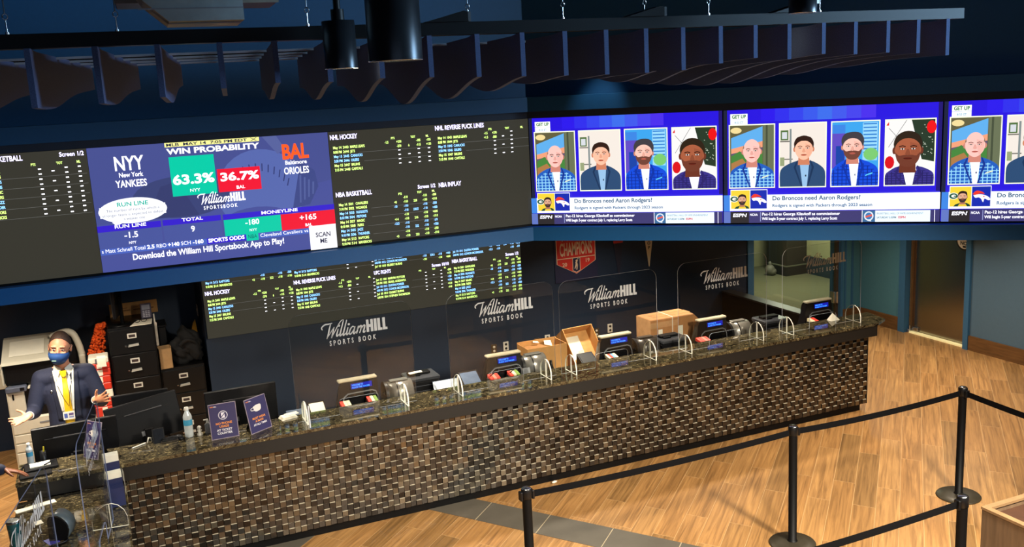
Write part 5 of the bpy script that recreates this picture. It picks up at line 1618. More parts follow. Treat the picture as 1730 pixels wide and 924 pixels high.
# ------------------------------------------------------------------ monitors on the clerk desk
def monitor(label, loc, rz, w, h, tilt=0.0, stand=0.12, strip=True, roll=0.0):
    t = thing('monitor', label, 'monitor', loc, rz, 'black monitors seen from behind')
    R = Matrix.Translation((0, 0, stand)) @ Matrix.Rotation(tilt, 4, 'X') @ Matrix.Rotation(roll, 4, 'Y')
    mb = MB(); mb.box(-w / 2, w / 2, -.012, .018, 0, h, M=R, bev=.006)
    mb.prism([(-w * .40, .05), (w * .40, .05), (w * .36, h * .72), (-w * .36, h * .72)], -.030, -.0125, 'y', M=R)
    mb.build('back_shell', BLACKP, t)
    mb = MB(); mb.box(-w / 2 + .008, w / 2 - .008, .0182, .0205, .008, h - .008, M=R); mb.build('screen', mat('monitor_glass', rgb(18, 20, 24), .15), t)
    if strip:
        mb = MB(); mb.box(-w * .26, w * .26, -.034, -.0305, h * .735, h * .755, M=R); mb.build('silver_strip', CHROME, t)
    mb = MB(); mb.box(-.05, -.02, -.032, -.0305, .06, .10, M=R); mb.box(.0, .03, -.032, -.0305, .06, .10, M=R); mb.build('ports', GREYP, t)
    mb = MB(); mb.box(-.035, .035, -.055, -.031, 0.012, stand + h * .35, bev=.006); mb.build('stand_neck', BLACKM, t)
    mb = MB(); mb.box(-.12, .12, -.10, .09, 0, .012, bev=.004); mb.build('stand_base', BLACKM, t)
    return t
monitor('black monitor at the left end of the desk, in front of the man', (-0.44, 7.985, DESKZ), 0.02, .62, .34, stand=.12)
monitor('large black monitor tilted up at the right, in front of the tall file cabinet', (0.10, 8.15, DESKZ), 0.12, .58, .36, tilt=-.12, stand=.14, roll=-.10)
monitor('black monitor standing behind the two in front, below the file cabinet drawers', (0.07, 8.395, DESKZ), -0.02, .45, .27, stand=.23, strip=False)
monitor('black monitor behind the no phone sign', (0.865, 8.16, DESKZ), 0.0, .60, .35, stand=.12)

# scrap on the floor
t = thing('paper_scrap', 'tiny crumpled white scrap on the floor at the foot of the counter', 'litter', (3.50, 7.50, 0))
mb = MB(); mb.ell((0, 0, .012), (.03, .012, .012), 8, 5); mb.v = [(a + random.uniform(-.004, .004), b, max(c, 0)) for a, b, c in mb.v]; mb.build('scrap', PAPER, t)

# ================================================================== BEHIND THE COUNTER
CABM = mat('black_cabinet_enamel', rgb(9, 9, 10), 0.35, vary=.1)
def cabinet(label, loc, w, d_, h, n, locks=False):
    t = thing('filing_cabinet', label, 'filing cabinet', loc)
    mb = MB(); mb.box(-w / 2, w / 2, 0.012, d_, 0, h, bev=.004); mb.build('carcass', CABM, t)
    dh = (h - .05) / n
    for k in range(n):
        z0 = .03 + dh * k
        mb = MB(); mb.box(-w / 2 + .012, w / 2 - .012, -.008, .0115, z0 + .004, z0 + dh - .004, bev=.004)
        dr = mb.build('drawer', CABM, t)
        zc = z0 + dh * .72
        mb = MB(); mb.box(-.045, .045, -.011, -.0085, zc - .026, zc + .026); mb.box(-.045, .045, -.014, -.0112, zc + .016, zc + .026); mb.box(-.045, .045, -.014, -.0112, zc - .026, zc - .020); mb.box(-.045, -.039, -.014, -.0112, zc - .02, zc + .016); mb.box(.039, .045, -.014, -.0112, zc - .02, zc + .016)
        mb.build('label_holder', WHITEP, dr)
        mb = MB(); mb.box(-.032, .032, -.0125, -.0112, zc - .016, zc + .012); mb.build('label_card', mat('dark_card', rgb(52, 38, 36), .6), dr)
        zc = z0 + dh * .34
        mb = MB(); mb.prism([(-.048, zc - .012), (-.04, zc + .010), (.055, zc + .016), (.058, zc - .004)], -.034, -.0085, 'y'); mb.build('handle', mat('bright_handle', rgb(176, 174, 166), .3), dr)
        mb = MB(); mb.box(-.078, -.060, -.016, -.0085, zc - .008, zc + .008, bev=.002); mb.build('latch', CHROME, dr)
    return t
cabinet('tall black filing cabinet against the back wall with papers on top', (0.085, 10.40, 0), .455, .70, 1.385, 5)
cabinet('low black filing cabinet right of the tall one', (0.545, 10.48, 0), .45, .66, .855, 3)
ZC = 1.3855
t = thing('monitor', 'dark monitor turned edge-on on top of the tall filing cabinet', 'monitor', (-0.02, 10.58, ZC), math.radians(80))
mb = MB(); mb.box(-.21, .21, -.02, .012, .10, .42, bev=.005); mb.build('back_shell', BLACKP, t)
mb = MB(); mb.box(-.20, .20, .0122, .016, .11, .41); mb.build('screen', mat('grey_glass', rgb(66, 70, 76), .2), t)
mb = MB(); mb.box(-.03, .03, -.05, -.0205, .012, .30); mb.build('stand_neck', BLACKM, t)
mb = MB(); mb.lathe([(.12, 0), (.115, .012), (0, .0121)], 24); mb.build('stand_base', BLACKM, t)
t = thing('flattened_carton', 'flat tan cardboard panel leaning on the wall behind the tall cabinet', 'cardboard', (0.16, 10.98, ZC))
mb = MB(); mb.box(-.26, .23, .02, .032, 0, .14, M=Matrix.Rotation(-.10, 4, 'X')); mb.build('panel', mat('tan_board', rgb(176, 132, 76), .8), t)
mb = MB()
for (a, b) in ((-.2, -.05), (-.02, .06), (.09, .19)):
    mb.box(a, b, .0185, .0198, .05, .064, M=Matrix.Rotation(-.10, 4, 'X')); mb.box(a, b - .03, .0185, .0198, .08, .088, M=Matrix.Rotation(-.10, 4, 'X'))
mb.build('printed_marks', mat('brown_ink', rgb(120, 84, 46), .8), t)
t = thing('paper_sheets', 'cream paper sheets on top of the tall filing cabinet', 'paper', (0.19, 10.54, ZC))
mb = MB(); mb.prism([(-.11, -.14), (.10, -.14), (.12, .10), (-.03, .10)], 0, .006); mb.build('sheets', PAPER, t)
t = thing('eyeglasses', 'black-rimmed glasses lying on the papers on the tall cabinet', 'glasses', (0.19, 10.52, ZC + .009))
mb = MB()
for sx in (-.033, .033):
    mb.tube([(sx + .026 * math.cos(a * PI / 6), .0, .018 + .018 * math.sin(a * PI / 6)) for a in range(12)], .003, 6, closed=True)
mb.tube([(-.008, 0, .022), (.008, 0, .022)], .003, 6); mb.tube([(-.06, 0, .022), (-.062, .10, .006)], .003, 6); mb.tube([(.06, 0, .022), (.064, .09, .006)], .003, 6)
mb.build('frame', BLACKP, t)
t = thing('card_terminal', 'upright violet-grey pin pad at the back of the papers on the tall cabinet', 'device', (0.26, 10.68, ZC))
R = Matrix.Rotation(-.35, 4, 'X')
mb = MB(); mb.box(-.055, .055, -.012, .012, 0.004, .17, M=R, bev=.005); mb.build('body', mat('violet_grey_plastic', rgb(84, 78, 98), .35), t)
mb = MB(); mb.box(-.04, .04, -.0145, -.0122, .10, .15, M=R); mb.build('screen', mat('pale_screen', rgb(170, 174, 190), .3), t)
mb = MB()
for i in range(4):
    for j in range(3):
        mb.box(-.036 + .026 * j, -.016 + .026 * j, -.0145, -.0122, .02 + .019 * i, .032 + .019 * i, M=R)
mb.build('keys', mat('pale_keys', rgb(190, 188, 200), .4), t)
t = thing('hanging_papers', 'white papers hanging at the right side of the tall filing cabinet', 'paper', (0.33, 10.52, 1.10))
mb = MB(); mb.prism([(-.05, .28), (.05, .25), (.04, .12), (.03, .0), (-.01, .02)], -.012, .012, 'x'); mb.prism([(.06, .30), (.12, .34), (.11, .18), (.05, .14)], -.008, .006, 'x'); mb.build('sheets', mat('white_paper_shade', rgb(214, 210, 196), .7), t)
# shelf, paper bag, jacket right of the cabinet
t = thing('storage_box', 'black storage box on the low cabinet behind the paper bag', 'box', (0.47, 10.86, .856))
mb = MB(); mb.box(-.11, -.03, -.10, .18, 0, .40, bev=.006); mb.build('box_body', CABM, t)
mb = MB(); mb.box(-.12, -.02, -.11, .19, .4005, .425, bev=.004); mb.build('lid', BLACKP, t)
t = thing('paper_bag', 'small brown paper bag on the low cabinet beside the tall one', 'bag', (0.388, 10.53, .856), .1)
mb = MB(); s = .003; w, d_, h = .125, .09, .22
mb.box(-w/2, w/2, -d_/2, -d_/2 + s, 0, h); mb.box(-w/2, w/2, d_/2 - s, d_/2, 0, h + .02); mb.box(-w/2, -w/2 + s, -d_/2, d_/2, 0, h); mb.box(w/2 - s, w/2, -d_/2, d_/2, 0, h + .02); mb.box(-w/2, w/2, -d_/2, d_/2, 0, .004)
mb.build('bag_walls', mat('brown_paper', rgb(168, 132, 88), .8), t)
t = thing('jacket', 'black jacket heaped on the low filing cabinet below the yellow folder', 'jacket', (0.625, 10.67, .856))
R = random.Random(4)
bm = bmesh.new(); bmesh.ops.create_icosphere(bm, subdivisions=4, radius=1)
for v in bm.verts:
    n = v.co.normalized()
    k = 1 + .16 * math.sin(5 * n.x + 3 * n.z) + .12 * math.sin(9 * n.y + 4 * n.x) + .07 * math.sin(17 * n.z + 11 * n.x)
    v.co = Vector((n.x * .16 * k, n.y * .15 * k, max(.17 + n.z * .19 * k, 0)))
    v.co.x += .10 * (v.co.z - .1) * .5
me = bpy.data.meshes.new('jacket_cloth'); bm.to_mesh(me); bm.free(); me.materials.append(mat('black_cloth', rgb(10, 10, 11), .85, bump=.3, scale=30))
for p in me.polygons: p.use_smooth = True
link('jacket_cloth', me, t)
mb = MB(); mb.tube(smooth_pts([(-.08, -.14, .22), (.0, -.165, .28), (.09, -.13, .22), (.12, -.08, .10)]), .022, 8); mb.build('sleeve', mat('black_cloth', rgb(10, 10, 11), .85), t)
mb = MB(); mb.ell((.07, -.15, .235), (.014, .006, .008), 8, 6); mb.build('buckle', CHROME, t)
t = thing('yellow_folder', 'yellow folder standing in the corner left of the low odds board', 'folder', (0.735, 10.93, .856), 0.0)
mb = MB(); mb.prism([(-.055, .0), (-.07, .12), (.0, .36), (.028, .40), (.04, .2), (.045, .0)], 0, .012, 'y'); mb.build('folder_sheet', mat('yellow_card', rgb(226, 160, 40), .6), t)
# red and white packets, orange pompom cloth
REDP = mat('red_packet', rgb(206, 52, 34), .45, vary=.08)
t = thing('orange_feather_duster', 'bright orange fluffy duster sticking up left of the tall filing cabinet', 'duster', (-0.213, 10.72, 0))
mb = MB()
R = random.Random(9)
for k in range(300):
    a = R.random(); 
    cx = -.07 + .085 * a + R.uniform(-.085, .085) * (1 - a * .55); cz = 1.06 + .33 * a
    mb.ell((cx, R.uniform(-.05, .05), cz), (.016, .016, .015), 6, 4)
mb.build('fluff', mat('orange_fluff', rgb(226, 84, 14), .9, vary=.2, scale=60), t)
mb = MB(); mb.cyl((-.03, 0, 0), (-.03, 0, 1.1), .012, 8); mb.build('handle', WHITEP, t)
def packets():
    R = random.Random(2)
    z = 0.0
    rows = [('red', .36), ('white', .13), ('red', .11), ('red', .09), ('white', .085), ('red', .075), ('red', .075), ('red', .075), ('red', .06), ('white', .06)]
    k = 0
    for c, h in rows:
        nm = 'red-wrapped packet' if c == 'red' else 'white-wrapped packet'
        pos = ('at the bottom of the stack', 'second from the bottom', 'third from the bottom', 'fourth from the bottom', 'fifth from the bottom', 'sixth from the bottom', 'seventh from the bottom', 'eighth from the bottom', 'ninth from the bottom', 'on top of the stack')[k]
        t = thing('wrapped_packet', f'{nm} {pos} between the man and the tall filing cabinet', 'packet', (-.262 + R.uniform(-.006, .006), 10.44, z), R.uniform(-.04, .04), 'packets stacked beside the filing cabinet')
        mb = MB(); mb.box(-.095, .095, -.10, .12, 0, h - .002, bev=.008); mb.build('wrapper', REDP if c == 'red' else PAPER, t)
        mb = MB(); mb.box(-.03, .02, -.1015, -.1002, .004, h - .01); mb.build('packet_label', PAPER if c == 'red' else GREYP, t)
        z += h
        k += 1
    return z
zt = packets()
t = thing('receipt_roll_sheet', 'curled white paper sheet lying over the red packets', 'paper', (-.245, 10.41, zt))
mb = MB()
pr = smooth_pts([(.06, .004), (.0, .012), (-.09, .02), (-.112, -.01), (-.114, -.09)])
vs = []; 
for y, z in pr: vs += [(-.03, y, z), (.055, y, z)]
mb.add(vs, [[2 * i, 2 * i + 1, 2 * i + 3, 2 * i + 2] for i in range(len(pr) - 1)]); mb.build('sheet', PAPER, t)
# office copier
t = thing('office_copier', 'large cream and black office copier behind the man', 'copier', (-0.78, 10.40, 0))
mb = MB(); mb.box(-.36, .22, 0, .62, .06, .60, bev=.012); mb.build('base_cabinet', CREAMP, t)
for z0, z1 in ((.07, .24), (.245, .335), (.34, .43), (.435, .595)):
    mb = MB(); mb.box(-.345, .205, -.014, -.0005, z0 + .004, z1 - .004, bev=.004); dr = mb.build('paper_drawer', CREAMP, t)
    mb = MB(); mb.box(-.10, .0, -.018, -.0145, z0 + (z1 - z0) * .55, z0 + (z1 - z0) * .65); mb.build('drawer_grip', GREYP, dr)
mb = MB(); mb.box(-.36, -.20, -.01, .62, .602, .88, bev=.01); mb.build('side_body', CREAMP, t)
mb = MB(); mb.box(.13, .22, 0, .62, .602, .95, bev=.01); mb.build('side_body', CREAMP, t)
mb = MB(); mb.box(-.198, .128, .02, .60, .602, .90); mb.build('inner_body', BLACKP, t)
mb = MB(); mb.box(-.31, -.295, -.0125, -.0102, .80, .86); mb.build('indicator_slot', BLACKM, t)
mb = MB(); mb.box(-.36, -.17, -.04, .06, .882, .935, bev=.008); mb.build('control_panel', mat('slate_panel', rgb(86, 92, 108), .4), t)
mb = MB(); mb.box(-.23, -.19, -.0415, -.0402, .895, .925); mb.build('touch_screen', BLACKG, t)
mb = MB(); mb.box(-.16, .12, -.05, .5, .905, .918, bev=.003); mb.build('output_tray', CREAMP, t)
mb = MB(); mb.box(-.355, .22, .03, .62, .94, 1.16, bev=.012); mb.build('scanner_front', BLACKP, t)
mb = MB(); mb.prism([(-.02, 1.161), (.02, 1.185), (.52, 1.31), (.62, 1.31), (.62, 1.161)], -.365, .10, 'x'); mb.build('scanner_lid', CREAMP, t)
mb = MB(); mb.box(-.378, -.362, .0, .62, .95, 1.17, bev=.006); mb.build('scanner_side', CREAMP, t)
mb = MB(); mb.box(-.30, .02, .12, .44, 1.214, 1.217, M=Matrix.Translation((0, .0, .0))); mb.v = [(a, b, c + (b - .12) * .25) for a, b, c in mb.v]; mb.build('lid_sheet', PAPER, t)
mb = MB(); mb.tube(smooth_pts([(.08, .40, 1.30), (.22, .40, 1.34), (.30, .38, 1.31), (.345, .36, 1.18), (.36, .36, 1.06)]), .035, 10); mb.box(.33, .39, .28, .44, .95, 1.10, bev=.01); mb.build('feeder_arm', CREAMP, t)
mb = MB(); mb.box(.12, .33, .40, .60, .98, 1.28, bev=.03, seg=2); mb.build('feeder_body', BLACKP, t)
mb = MB()
for x in (-.33, .19):
    for y in (.05, .55):
        mb.cyl((x - .02, y, .03), (x + .02, y, .03), .03, 12)
mb.build('casters', BLACKM, t)
# desk side papers left of the copier
t = thing('wall_dispenser', 'pale box on the wall at the far left behind the copier', 'box', (-1.22, 10.8, .82))
mb = MB(); mb.box(-.08, .06, 0, .12, 0, .17, bev=.008); mb.build('case', CREAMP, t)
mb = MB(); mb.box(-.08, .06, .12, .50, .05, .12); mb.build('bracket', GREYP, t)

# ------------------------------------------------------------------ wall things
t = thing('light_switch', 'white light switch on the side of the wall left of the low odds board', 'switch', (0.817, 11.18, 1.24))
mb = MB(); mb.box(-.006, 0, -.05, .05, 0, .13, bev=.002); mb.build('plate', WHITEP, t)
mb = MB(); mb.box(-.011, -.0062, -.015, .015, .045, .085, bev=.001); mb.build('rocker', WHITEP, t)
BRONZEP = mat('dark_bronze_plate', rgb(88, 76, 58), .35, metal=.6)
def outlet(label, x, z, dark):
    t = thing('wall_outlet', label, 'outlet', (x, YB - .0005, z), 0, 'outlet plates on the navy wall')
    mb = MB(); mb.box(-.036, .036, -.008, 0, -.058, .058, bev=.003); mb.build('plate', BRONZEP if dark else WHITEP, t)
    for s in (-.026, .026):
        m2 = MB(); m2.lathe([(0, 0), (.016, 0), (.016, .003), (0, .003)], 14, Matrix.Translation((0, -.0082, s)) @ Matrix.Rotation(PI / 2, 4, 'X')); m2.build('socket', WHITEP if dark else BLACKP, t)
outlet('dark bronze wall outlet above the third terminal, between the two boxes', 5.59, .46, True)
outlet('white wall outlet above the third terminal, right of the bronze one', 5.79, .49, False)
outlet('dark bronze wall outlet above the open cardboard carton', 4.74, .46, True)
outlet('white blank wall plate above the open cardboard carton', 4.89, .48, False)
outlet('dark bronze wall outlet showing over the top bar of the second terminal', 4.16, .47, True)
outlet('white wall plate showing over the top bar of the second terminal', 4.32, .48, False)
# banner and pennants
t = thing('champions_banner', 'red and navy champions banner hanging on the navy wall', 'banner', (5.335, YB - .012, 1.18))
w, h = .60, .95
P = Pic(y=0)
P.mb.box(-w / 2, w / 2, .0, .008, 0, h, col=rgb(24, 30, 62))
RB, CR = rgb(196, 44, 36), rgb(216, 196, 168)
shield = [(-.275, .235), (-.28, h - .02), (.28, h - .02), (.275, .235), (0, .09)]
P.poly(shield, CR); P.poly([(a * .965, .085 + (b - .085) * .975 + .004) for a, b in shield], RB)
P.poly([(-.27, .292), (.27, .292), (.27, .302), (-.27, .302)], CR)
P.poly([(-.055, .295), (.055, .295), (.055, .13), (0, .105), (-.055, .13)], CR); P.poly([(-.048, .290), (.048, .290), (.048, .135), (0, .112), (-.048, .135)], rgb(22, 28, 64))
P.poly(smooth_pts([(.012, .275), (.020, .255), (.010, .235), (.018, .20), (.008, .145), (-.004, .145), (.0, .19), (-.020, .155), (-.028, .16), (-.012, .215), (-.016, .235), (-.002, .25), (.004, .272), (.012, .275)], 3)[:-1], CR); P.ell(.024, .280, .007, .007, CR, 10); P.ell(-.004, .258, .008, .009, CR, 10)
P.text('20', -.165, .20, .045, CR, style='b', align='c'); P.text('19', .155, .225, .045, CR, style='b', align='c')
P.text('CHAMPIONS', 0, .335, .155, CR, style='b', align='c', width=.46); P.text('WNBA', 0, .525, .105, CR, style='x', align='c', width=.46); P.text('WASHINGTON', 0, .68, .07, CR, style='b', align='c', width=.44)
P.mb.build('banner_cloth', M_PRINT, t)
def pennant(label, x, ztip, w, h, base, bars, txt=None):
    t = thing('pennant', label, 'pennant', (x, YB - .008, ztip), 0, 'pennants on the navy wall')
    P = Pic(y=0)
    P.mb.prism([(-w / 2, h), (w / 2, h), (.004, 0), (-.004, 0)], 0, .005, 'y', col=base)
    for z0, z1, c in bars:
        P.poly([(-w / 2 * z0 / h, z0), (w / 2 * z0 / h, z0), (w / 2 * z1 / h, z1), (-w / 2 * z1 / h, z1)], c)
    if txt:
        for i, ch in enumerate(txt):
            P.text(ch, 0, h - .11 - i * .06 - .2, .04, rgb(40, 40, 46), style='x', align='c')
    P.mb.build('cloth', M_PRINT, t)
pennant('navy pennant with red stripes hanging on the navy wall', 5.945, 1.17, .24, .76, rgb(24, 30, 52), ((.42, .455, rgb(190, 52, 46)), (.47, .51, rgb(190, 52, 46)), (.535, .58, rgb(190, 52, 46))))
pennant('pale cream pennant with dark letters hanging on the navy wall', 6.40, 1.23, .22, .72, rgb(206, 202, 178), ((.60, .72, rgb(30, 40, 64)),), 'HOOP')

# ================================================================== PUBLIC SIDE
def stanchion(label, loc, belt=None, clip_dir=None, end_clip=None):
    t = thing('stanchion', label, 'stanchion', loc, 0, 'black belt stanchions')
    mb = MB(); mb.lathe([(.178, 0), (.180, .006), (.174, .014), (.09, .020), (.045, .026), (0, .027)], 40); mb.build('base', mat('black_base_enamel', rgb(62, 56, 44), .4, metal=.3), t)
    mb = MB(); mb.lathe([(.040, .0265), (.036, .034), (.0325, .036), (.0325, .90)], 24); mb.build('post', BLACKM, t)
    mb = MB(); mb.lathe([(.0325, .9005), (.037, .905), (.037, .966), (.034, .972)], 24); mb.build('belt_head', BLACKP, t)
    mb = MB(); mb.lathe([(.033, .9725), (.030, .977), (0, .978)], 24); mb.build('cap', CHROME, t)
    def ang_box(ang, name, m):
        R = Matrix.Rotation(ang, 4, 'Z')
        b = MB(); b.box(.034, .052, -.022, .022, .893, .955, M=R, bev=.003); b.build(name, m, t)
    if clip_dir is not None:
        ang_box(clip_dir, 'belt_clip', BLACKP)
    if end_clip is not None:
        ang_box(end_clip, 'spare_clip', BLACKP)
    if belt is not None:
        dx, dy, sag = belt
        L = math.hypot(dx, dy); a = math.atan2(dy, dx)
        n = 18
        vs = []
        for i in range(n + 1):
            s = .040 + (L - .080) * i / n
            q = i / n
            z = .924 - sag * 4 * q * (1 - q)
            vs.append((s, z))
        mb = MB()
        T = Matrix.Rotation(a, 4, 'Z')
        V = []
        for s, z in vs:
            V += [(s, -.0007, z - .0245), (s, -.0007, z + .0245), (s, .0007, z + .0245), (s, .0007, z - .0245)]
        F = []
        for i in range(n):
            for k in range(4):
                F.append((4 * i + k, 4 * i + (k + 1) % 4, 4 * i + 4 + (k + 1) % 4, 4 * i + 4 + k))
        mb.add(V, F, 0, T); mb.build('belt', mat('black_webbing', rgb(7, 7, 9), .9, scale=120, spec=.1), t)
    return t
S1, S2, S3, S4 = (6.377, 5.515), (4.614, 5.525), (2.363, 5.518), (4.698, 4.03)
stanchion('black stanchion at the corner of the queue, farthest right, its base fully in view', (*S1, 0), (0.02, -2.4, .035), -PI / 2)
stanchion('black stanchion in the middle of the back queue row', (*S2, 0), (S1[0] - S2[0], S1[1] - S2[1], .02), 0)
stanchion('black stanchion at the left end of the back queue row', (*S3, 0), (S2[0] - S3[0], S2[1] - S3[1], .02), 0, PI)
stanchion('black stanchion nearest the viewer, overlapping the base of the corner one', (*S4, 0), (-2.3, -0.01, .02), PI)

# open-topped wooden enclosure bottom right
t = thing('planter_box', 'dark wooden box with a pale rim in the bottom right corner', 'box', (4.815, 3.10, 0), 0.0)
WOODG = mat('grey_brown_wood', rgb(104, 84, 64), .5, scale=4, vary=.2, stretch=(9, 9, 1))
b0 = (0.10, 0.96); 
mb = MB()
mb.box(.075, .105, -.9, .945, 0, .832); mb.box(.105, 1.2, .915, .945, 0, .832); mb.box(1.17, 1.2, -.9, .915, 0, .832)
mb.build('side_panels', WOODG, t)
mb = MB(); mb.box(.07, .112, -.9, .95, .833, .85); mb.box(.112, 1.2, .908, .95, .833, .85)
mb.build('rim', mat('pale_wood_rim', rgb(132, 104, 72), .5, vary=.1), t)
mb = MB(); mb.box(.106, 1.169, -.9, .914, .78, .80); mb.build('inner_lid', mat('red_brown_leather', rgb(62, 37, 21), .6), t)

# ================================================================== OVERHEAD
FELT = mat('charcoal_felt', rgb(64, 80, 116), .95, scale=160, vary=.22)
BA = math.radians(7.2)
bd = Vector((math.sin(BA), math.cos(BA)))
tt = -0.05
ad_ = Vector((math.cos(tt), math.sin(tt)))
XS = [-.74, -.48, -.22, .04, .29, .55, .79, 1.03, 1.275, 1.515, 1.755, 1.99, 2.22, 2.45, 2.68, 2.90, 3.13, 3.35, 3.57, 3.80, 4.02, 4.25, 4.47, 4.69, 4.91]
NEARZ = [.03, .03, .03, .025, .04, .05, .065, .06, .07, .068, .06, .05, .04, .035, .03, .03, .055, .075, .06, .08, .07, .072, .06, .04, .04]
DIPV = [.2, .2, .2, .25, .30, .5, .48, .45, .42, .40, .38, .36, .34, .30, .3, .7, .75, .75, .75, .75, .75, .75, .7, .6, .6]
DIPZ = [.0, .0, .0, .005, .0, .02, -.01, -.025, -.05, -.075, -.06, -.03, .0, .01, .02, .01, -.02, -.045, -.06, -.075, -.07, -.05, -.03, .0, .02]
FARZ = [.10, .10, .10, .09, .10, .06, .05, .05, .05, .05, .05, .05, .05, .05, .05, .06, .06, .04, .02, .01, .02, .02, .03, .04, .04]
LB = 1.9
ZB0 = 3.643
def blade(i):
    L = LB
    pts = []
    n = 24
    for k in range(n + 1):
        v = k / n
        c = DIPV[i]
        f = NEARZ[i] * (1 - v) + FARZ[i] * v
        g = math.exp(-((v - c) / .26) ** 2)
        b = f + (DIPZ[i] - (NEARZ[i] * (1 - c) + FARZ[i] * c)) * g
        pts.append((v * L, ZB0 + b))
    top = [(L, 3.885)]
    for q in (.97, .75, .55, .33):
        top += [(q * L + .03, 3.885), (q * L + .03, 3.872), (q * L - .0, 3.872), (q * L - .0, 3.885)]
    top += [(.15, 3.885), (.02, 3.893), (0, 3.893)]
    return pts + top
order = ('first', 'second', 'third', 'fourth', 'fifth', 'sixth', 'seventh', 'eighth', 'ninth', 'tenth', 'eleventh', 'twelfth', 'thirteenth', 'fourteenth', 'fifteenth', 'sixteenth', 'seventeenth', 'eighteenth', 'nineteenth', 'twentieth', 'twenty-first', 'twenty-second', 'twenty-third', 'twenty-fourth', 'twenty-fifth')
for i, s in enumerate(XS):
    if i == len(XS) - 1: continue
    p = Vector((0, 4.5)) + ad_ * s
    nm = order[i]
    lab = f'charcoal felt baffle with a wavy lower edge, {nm} from the left of the ceiling row'
    mb = MB(); mb.prism(blade(i), -.012, .012, 'x')
    o = mb.build('ceiling_baffle', FELT, None, (p.x, p.y, 0), (0, 0, -BA))
    tag(o, lab, 'baffle', 'charcoal ceiling baffles')
mid = Vector((0, 4.5)) + ad_ * 2.0
t = thing('baffle_rail', 'black support rail with silver rods carrying the charcoal baffles', 'rail', (0, 4.5, 0), tt)
mb = MB(); mb.box(-1.2, 4.85, .04, .12, 3.8945, 3.955); mb.build('rail', BLACKM, t)
mb = MB(); mb.box(-1.2, 4.85, LB - .02, LB + .04, 3.8945, 3.93); mb.build('rear_rail', BLACKM, t)
for q in (.33, .55, .75, .97):
    mb = MB(); y = q * LB + .015
    a, b = (-1.2, q * LB * math.sin(BA)), None
    mb.box(-1.2, 4.85, y + .0 - .0, y + .012, 3.878 - .005, 3.884); mb.build('rod', mat('satin_steel_rod', rgb(170, 176, 186), .35, metal=.3), t)
# hangers with turnbuckles, and the short black channels across the rail
def wp_(s, v):
    q = Vector((0, 4.5)) + ad_ * s + bd * v
    return q
for k, (s, v, lab) in enumerate(((-.30, .10, 'wire hanger at the far left above the baffles'), (.13, .10, 'twin wire hanger left of the white duct'), (.955, .10, 'wire hanger between the duct and the pendants'), (1.74, .10, 'wire hanger right of the large pendant'), (2.25, .10, 'wire hanger above the middle baffles, left of the screen bend'), (2.72, .10, 'wire hanger with a turnbuckle above the first black channel right of the bend'), (3.11, .10, 'wire hanger between the two right-hand black channels'), (3.84, .10, 'wire hanger with a white tag above the rightmost channel'))):
    q = wp_(s, v)
    t = thing('wire_hanger', lab, 'hanger', (q.x, q.y, 3.9555), 0, 'wire hangers of the baffle rail')
    mb = MB(); mb.cyl((0, 0, .09), (0, 0, 2.04), .0028, 6); mb.build('wire', mat('galvanised_wire', rgb(130, 132, 134), .35, metal=.7), t)
    mb = MB(); mb.tube([(.010 * math.cos(a * PI / 6), 0, .075 + .012 * math.sin(a * PI / 6)) for a in range(12)], .0025, 6, closed=True); mb.cyl((0, 0, 0), (0, 0, .062), .003, 8); mb.cyl((0, 0, .0), (0, 0, .012), .009, 8); mb.build('turnbuckle', CHROME, t)
    if k == 1:
        mb = MB(); mb.tube([(0, 0, .30), (-.06, 0, .55), (-.20, .0, 1.1)], .0025, 6); mb.build('brace_wire', mat('galvanised_wire', rgb(130, 132, 134), .35), t)
    if k == 7:
        mb = MB(); mb.box(-.035, -.004, -.001, .001, .05, .075); mb.build('tag', WHITEP, t)
for s, lab in ((1.70, 'short black channel on the rail right of the large pendant'), (2.78, 'short black channel on the rail above the screen bend'), (3.68, 'short black channel at the right end of the rail')):
    q = wp_(s, .02)
    t = thing('black_channel', lab, 'channel', (q.x, q.y, 3.9557), -.05, 'short black channels on the baffle rail')
    mb = MB(); mb.prism([(-.20, 0), (.02, 0), (.02, .045), (.0, .05)], .0, .10, 'y'); mb.build('channel', BLACKM, t)
    mb = MB(); mb.box(.0205, .034, 0, .10, 0, .046); mb.build('end_plate', mat('dull_plate', rgb(58, 62, 66), .6), t)
# cylinder pendants
def pendant(label, loc, r, h, lit):
    t = thing('cylinder_pendant', label, 'pendant light', loc, 0, 'black cylinder pendants')
    mb = MB(); mb.lathe([(r, 0), (r, h), (r * .2, h + .004), (0, h + .004)], 40); mb.build('housing', mat('black_anodised', rgb(44, 46, 50), .32, metal=.5), t)
    mb = MB(); mb.lathe([(r - .001, -.0045), (r + .0015, -.004), (r + .0015, -.0003), (r - .001, -.0002)], 40); mb.build('rim', CHROME, t)
    mb = MB(); mb.lathe([(0, .06), (r * .7, .06)], 24); mb.lathe([(r * .7, .058), (r * .93, .002)], 24); mb.build('lamp_face', mat('warm_lamp_face', rgb(255, 226, 180), .4, emit=rgb(255, 214, 150), estr=lit), t)
    mb = MB(); mb.cyl((0, 0, h + .005), (0, 0, 6.0 - loc[2]), .016, 10); mb.cyl((0, 0, h + .004), (0, 0, h + .05), .03, 12); mb.build('stem', BLACKM, t)
    return t
pendant('large black cylinder pendant in front of the baffles', (1.215, 4.012, 3.772), .115, .55, 3)
pendant('smaller black cylinder pendant left of the large one', (1.055, 4.33, 3.757), .073, .205, 3)
pendant('black cylinder pendant above the baffles at the upper right', (3.40, 4.02, 3.93), .070, .085, 0.5)
# real light thrown sideways from the pendant mouths on the felt
lamp('pendant_glow', 'POINT', (1.16, 4.45, 3.745), 0.22, (1, .80, .5), shadow_soft_size=.02)
lamp('pendant_glow', 'POINT', (3.62, 4.60, 3.80), 0.5, (1, .85, .55), shadow_soft_size=.02)
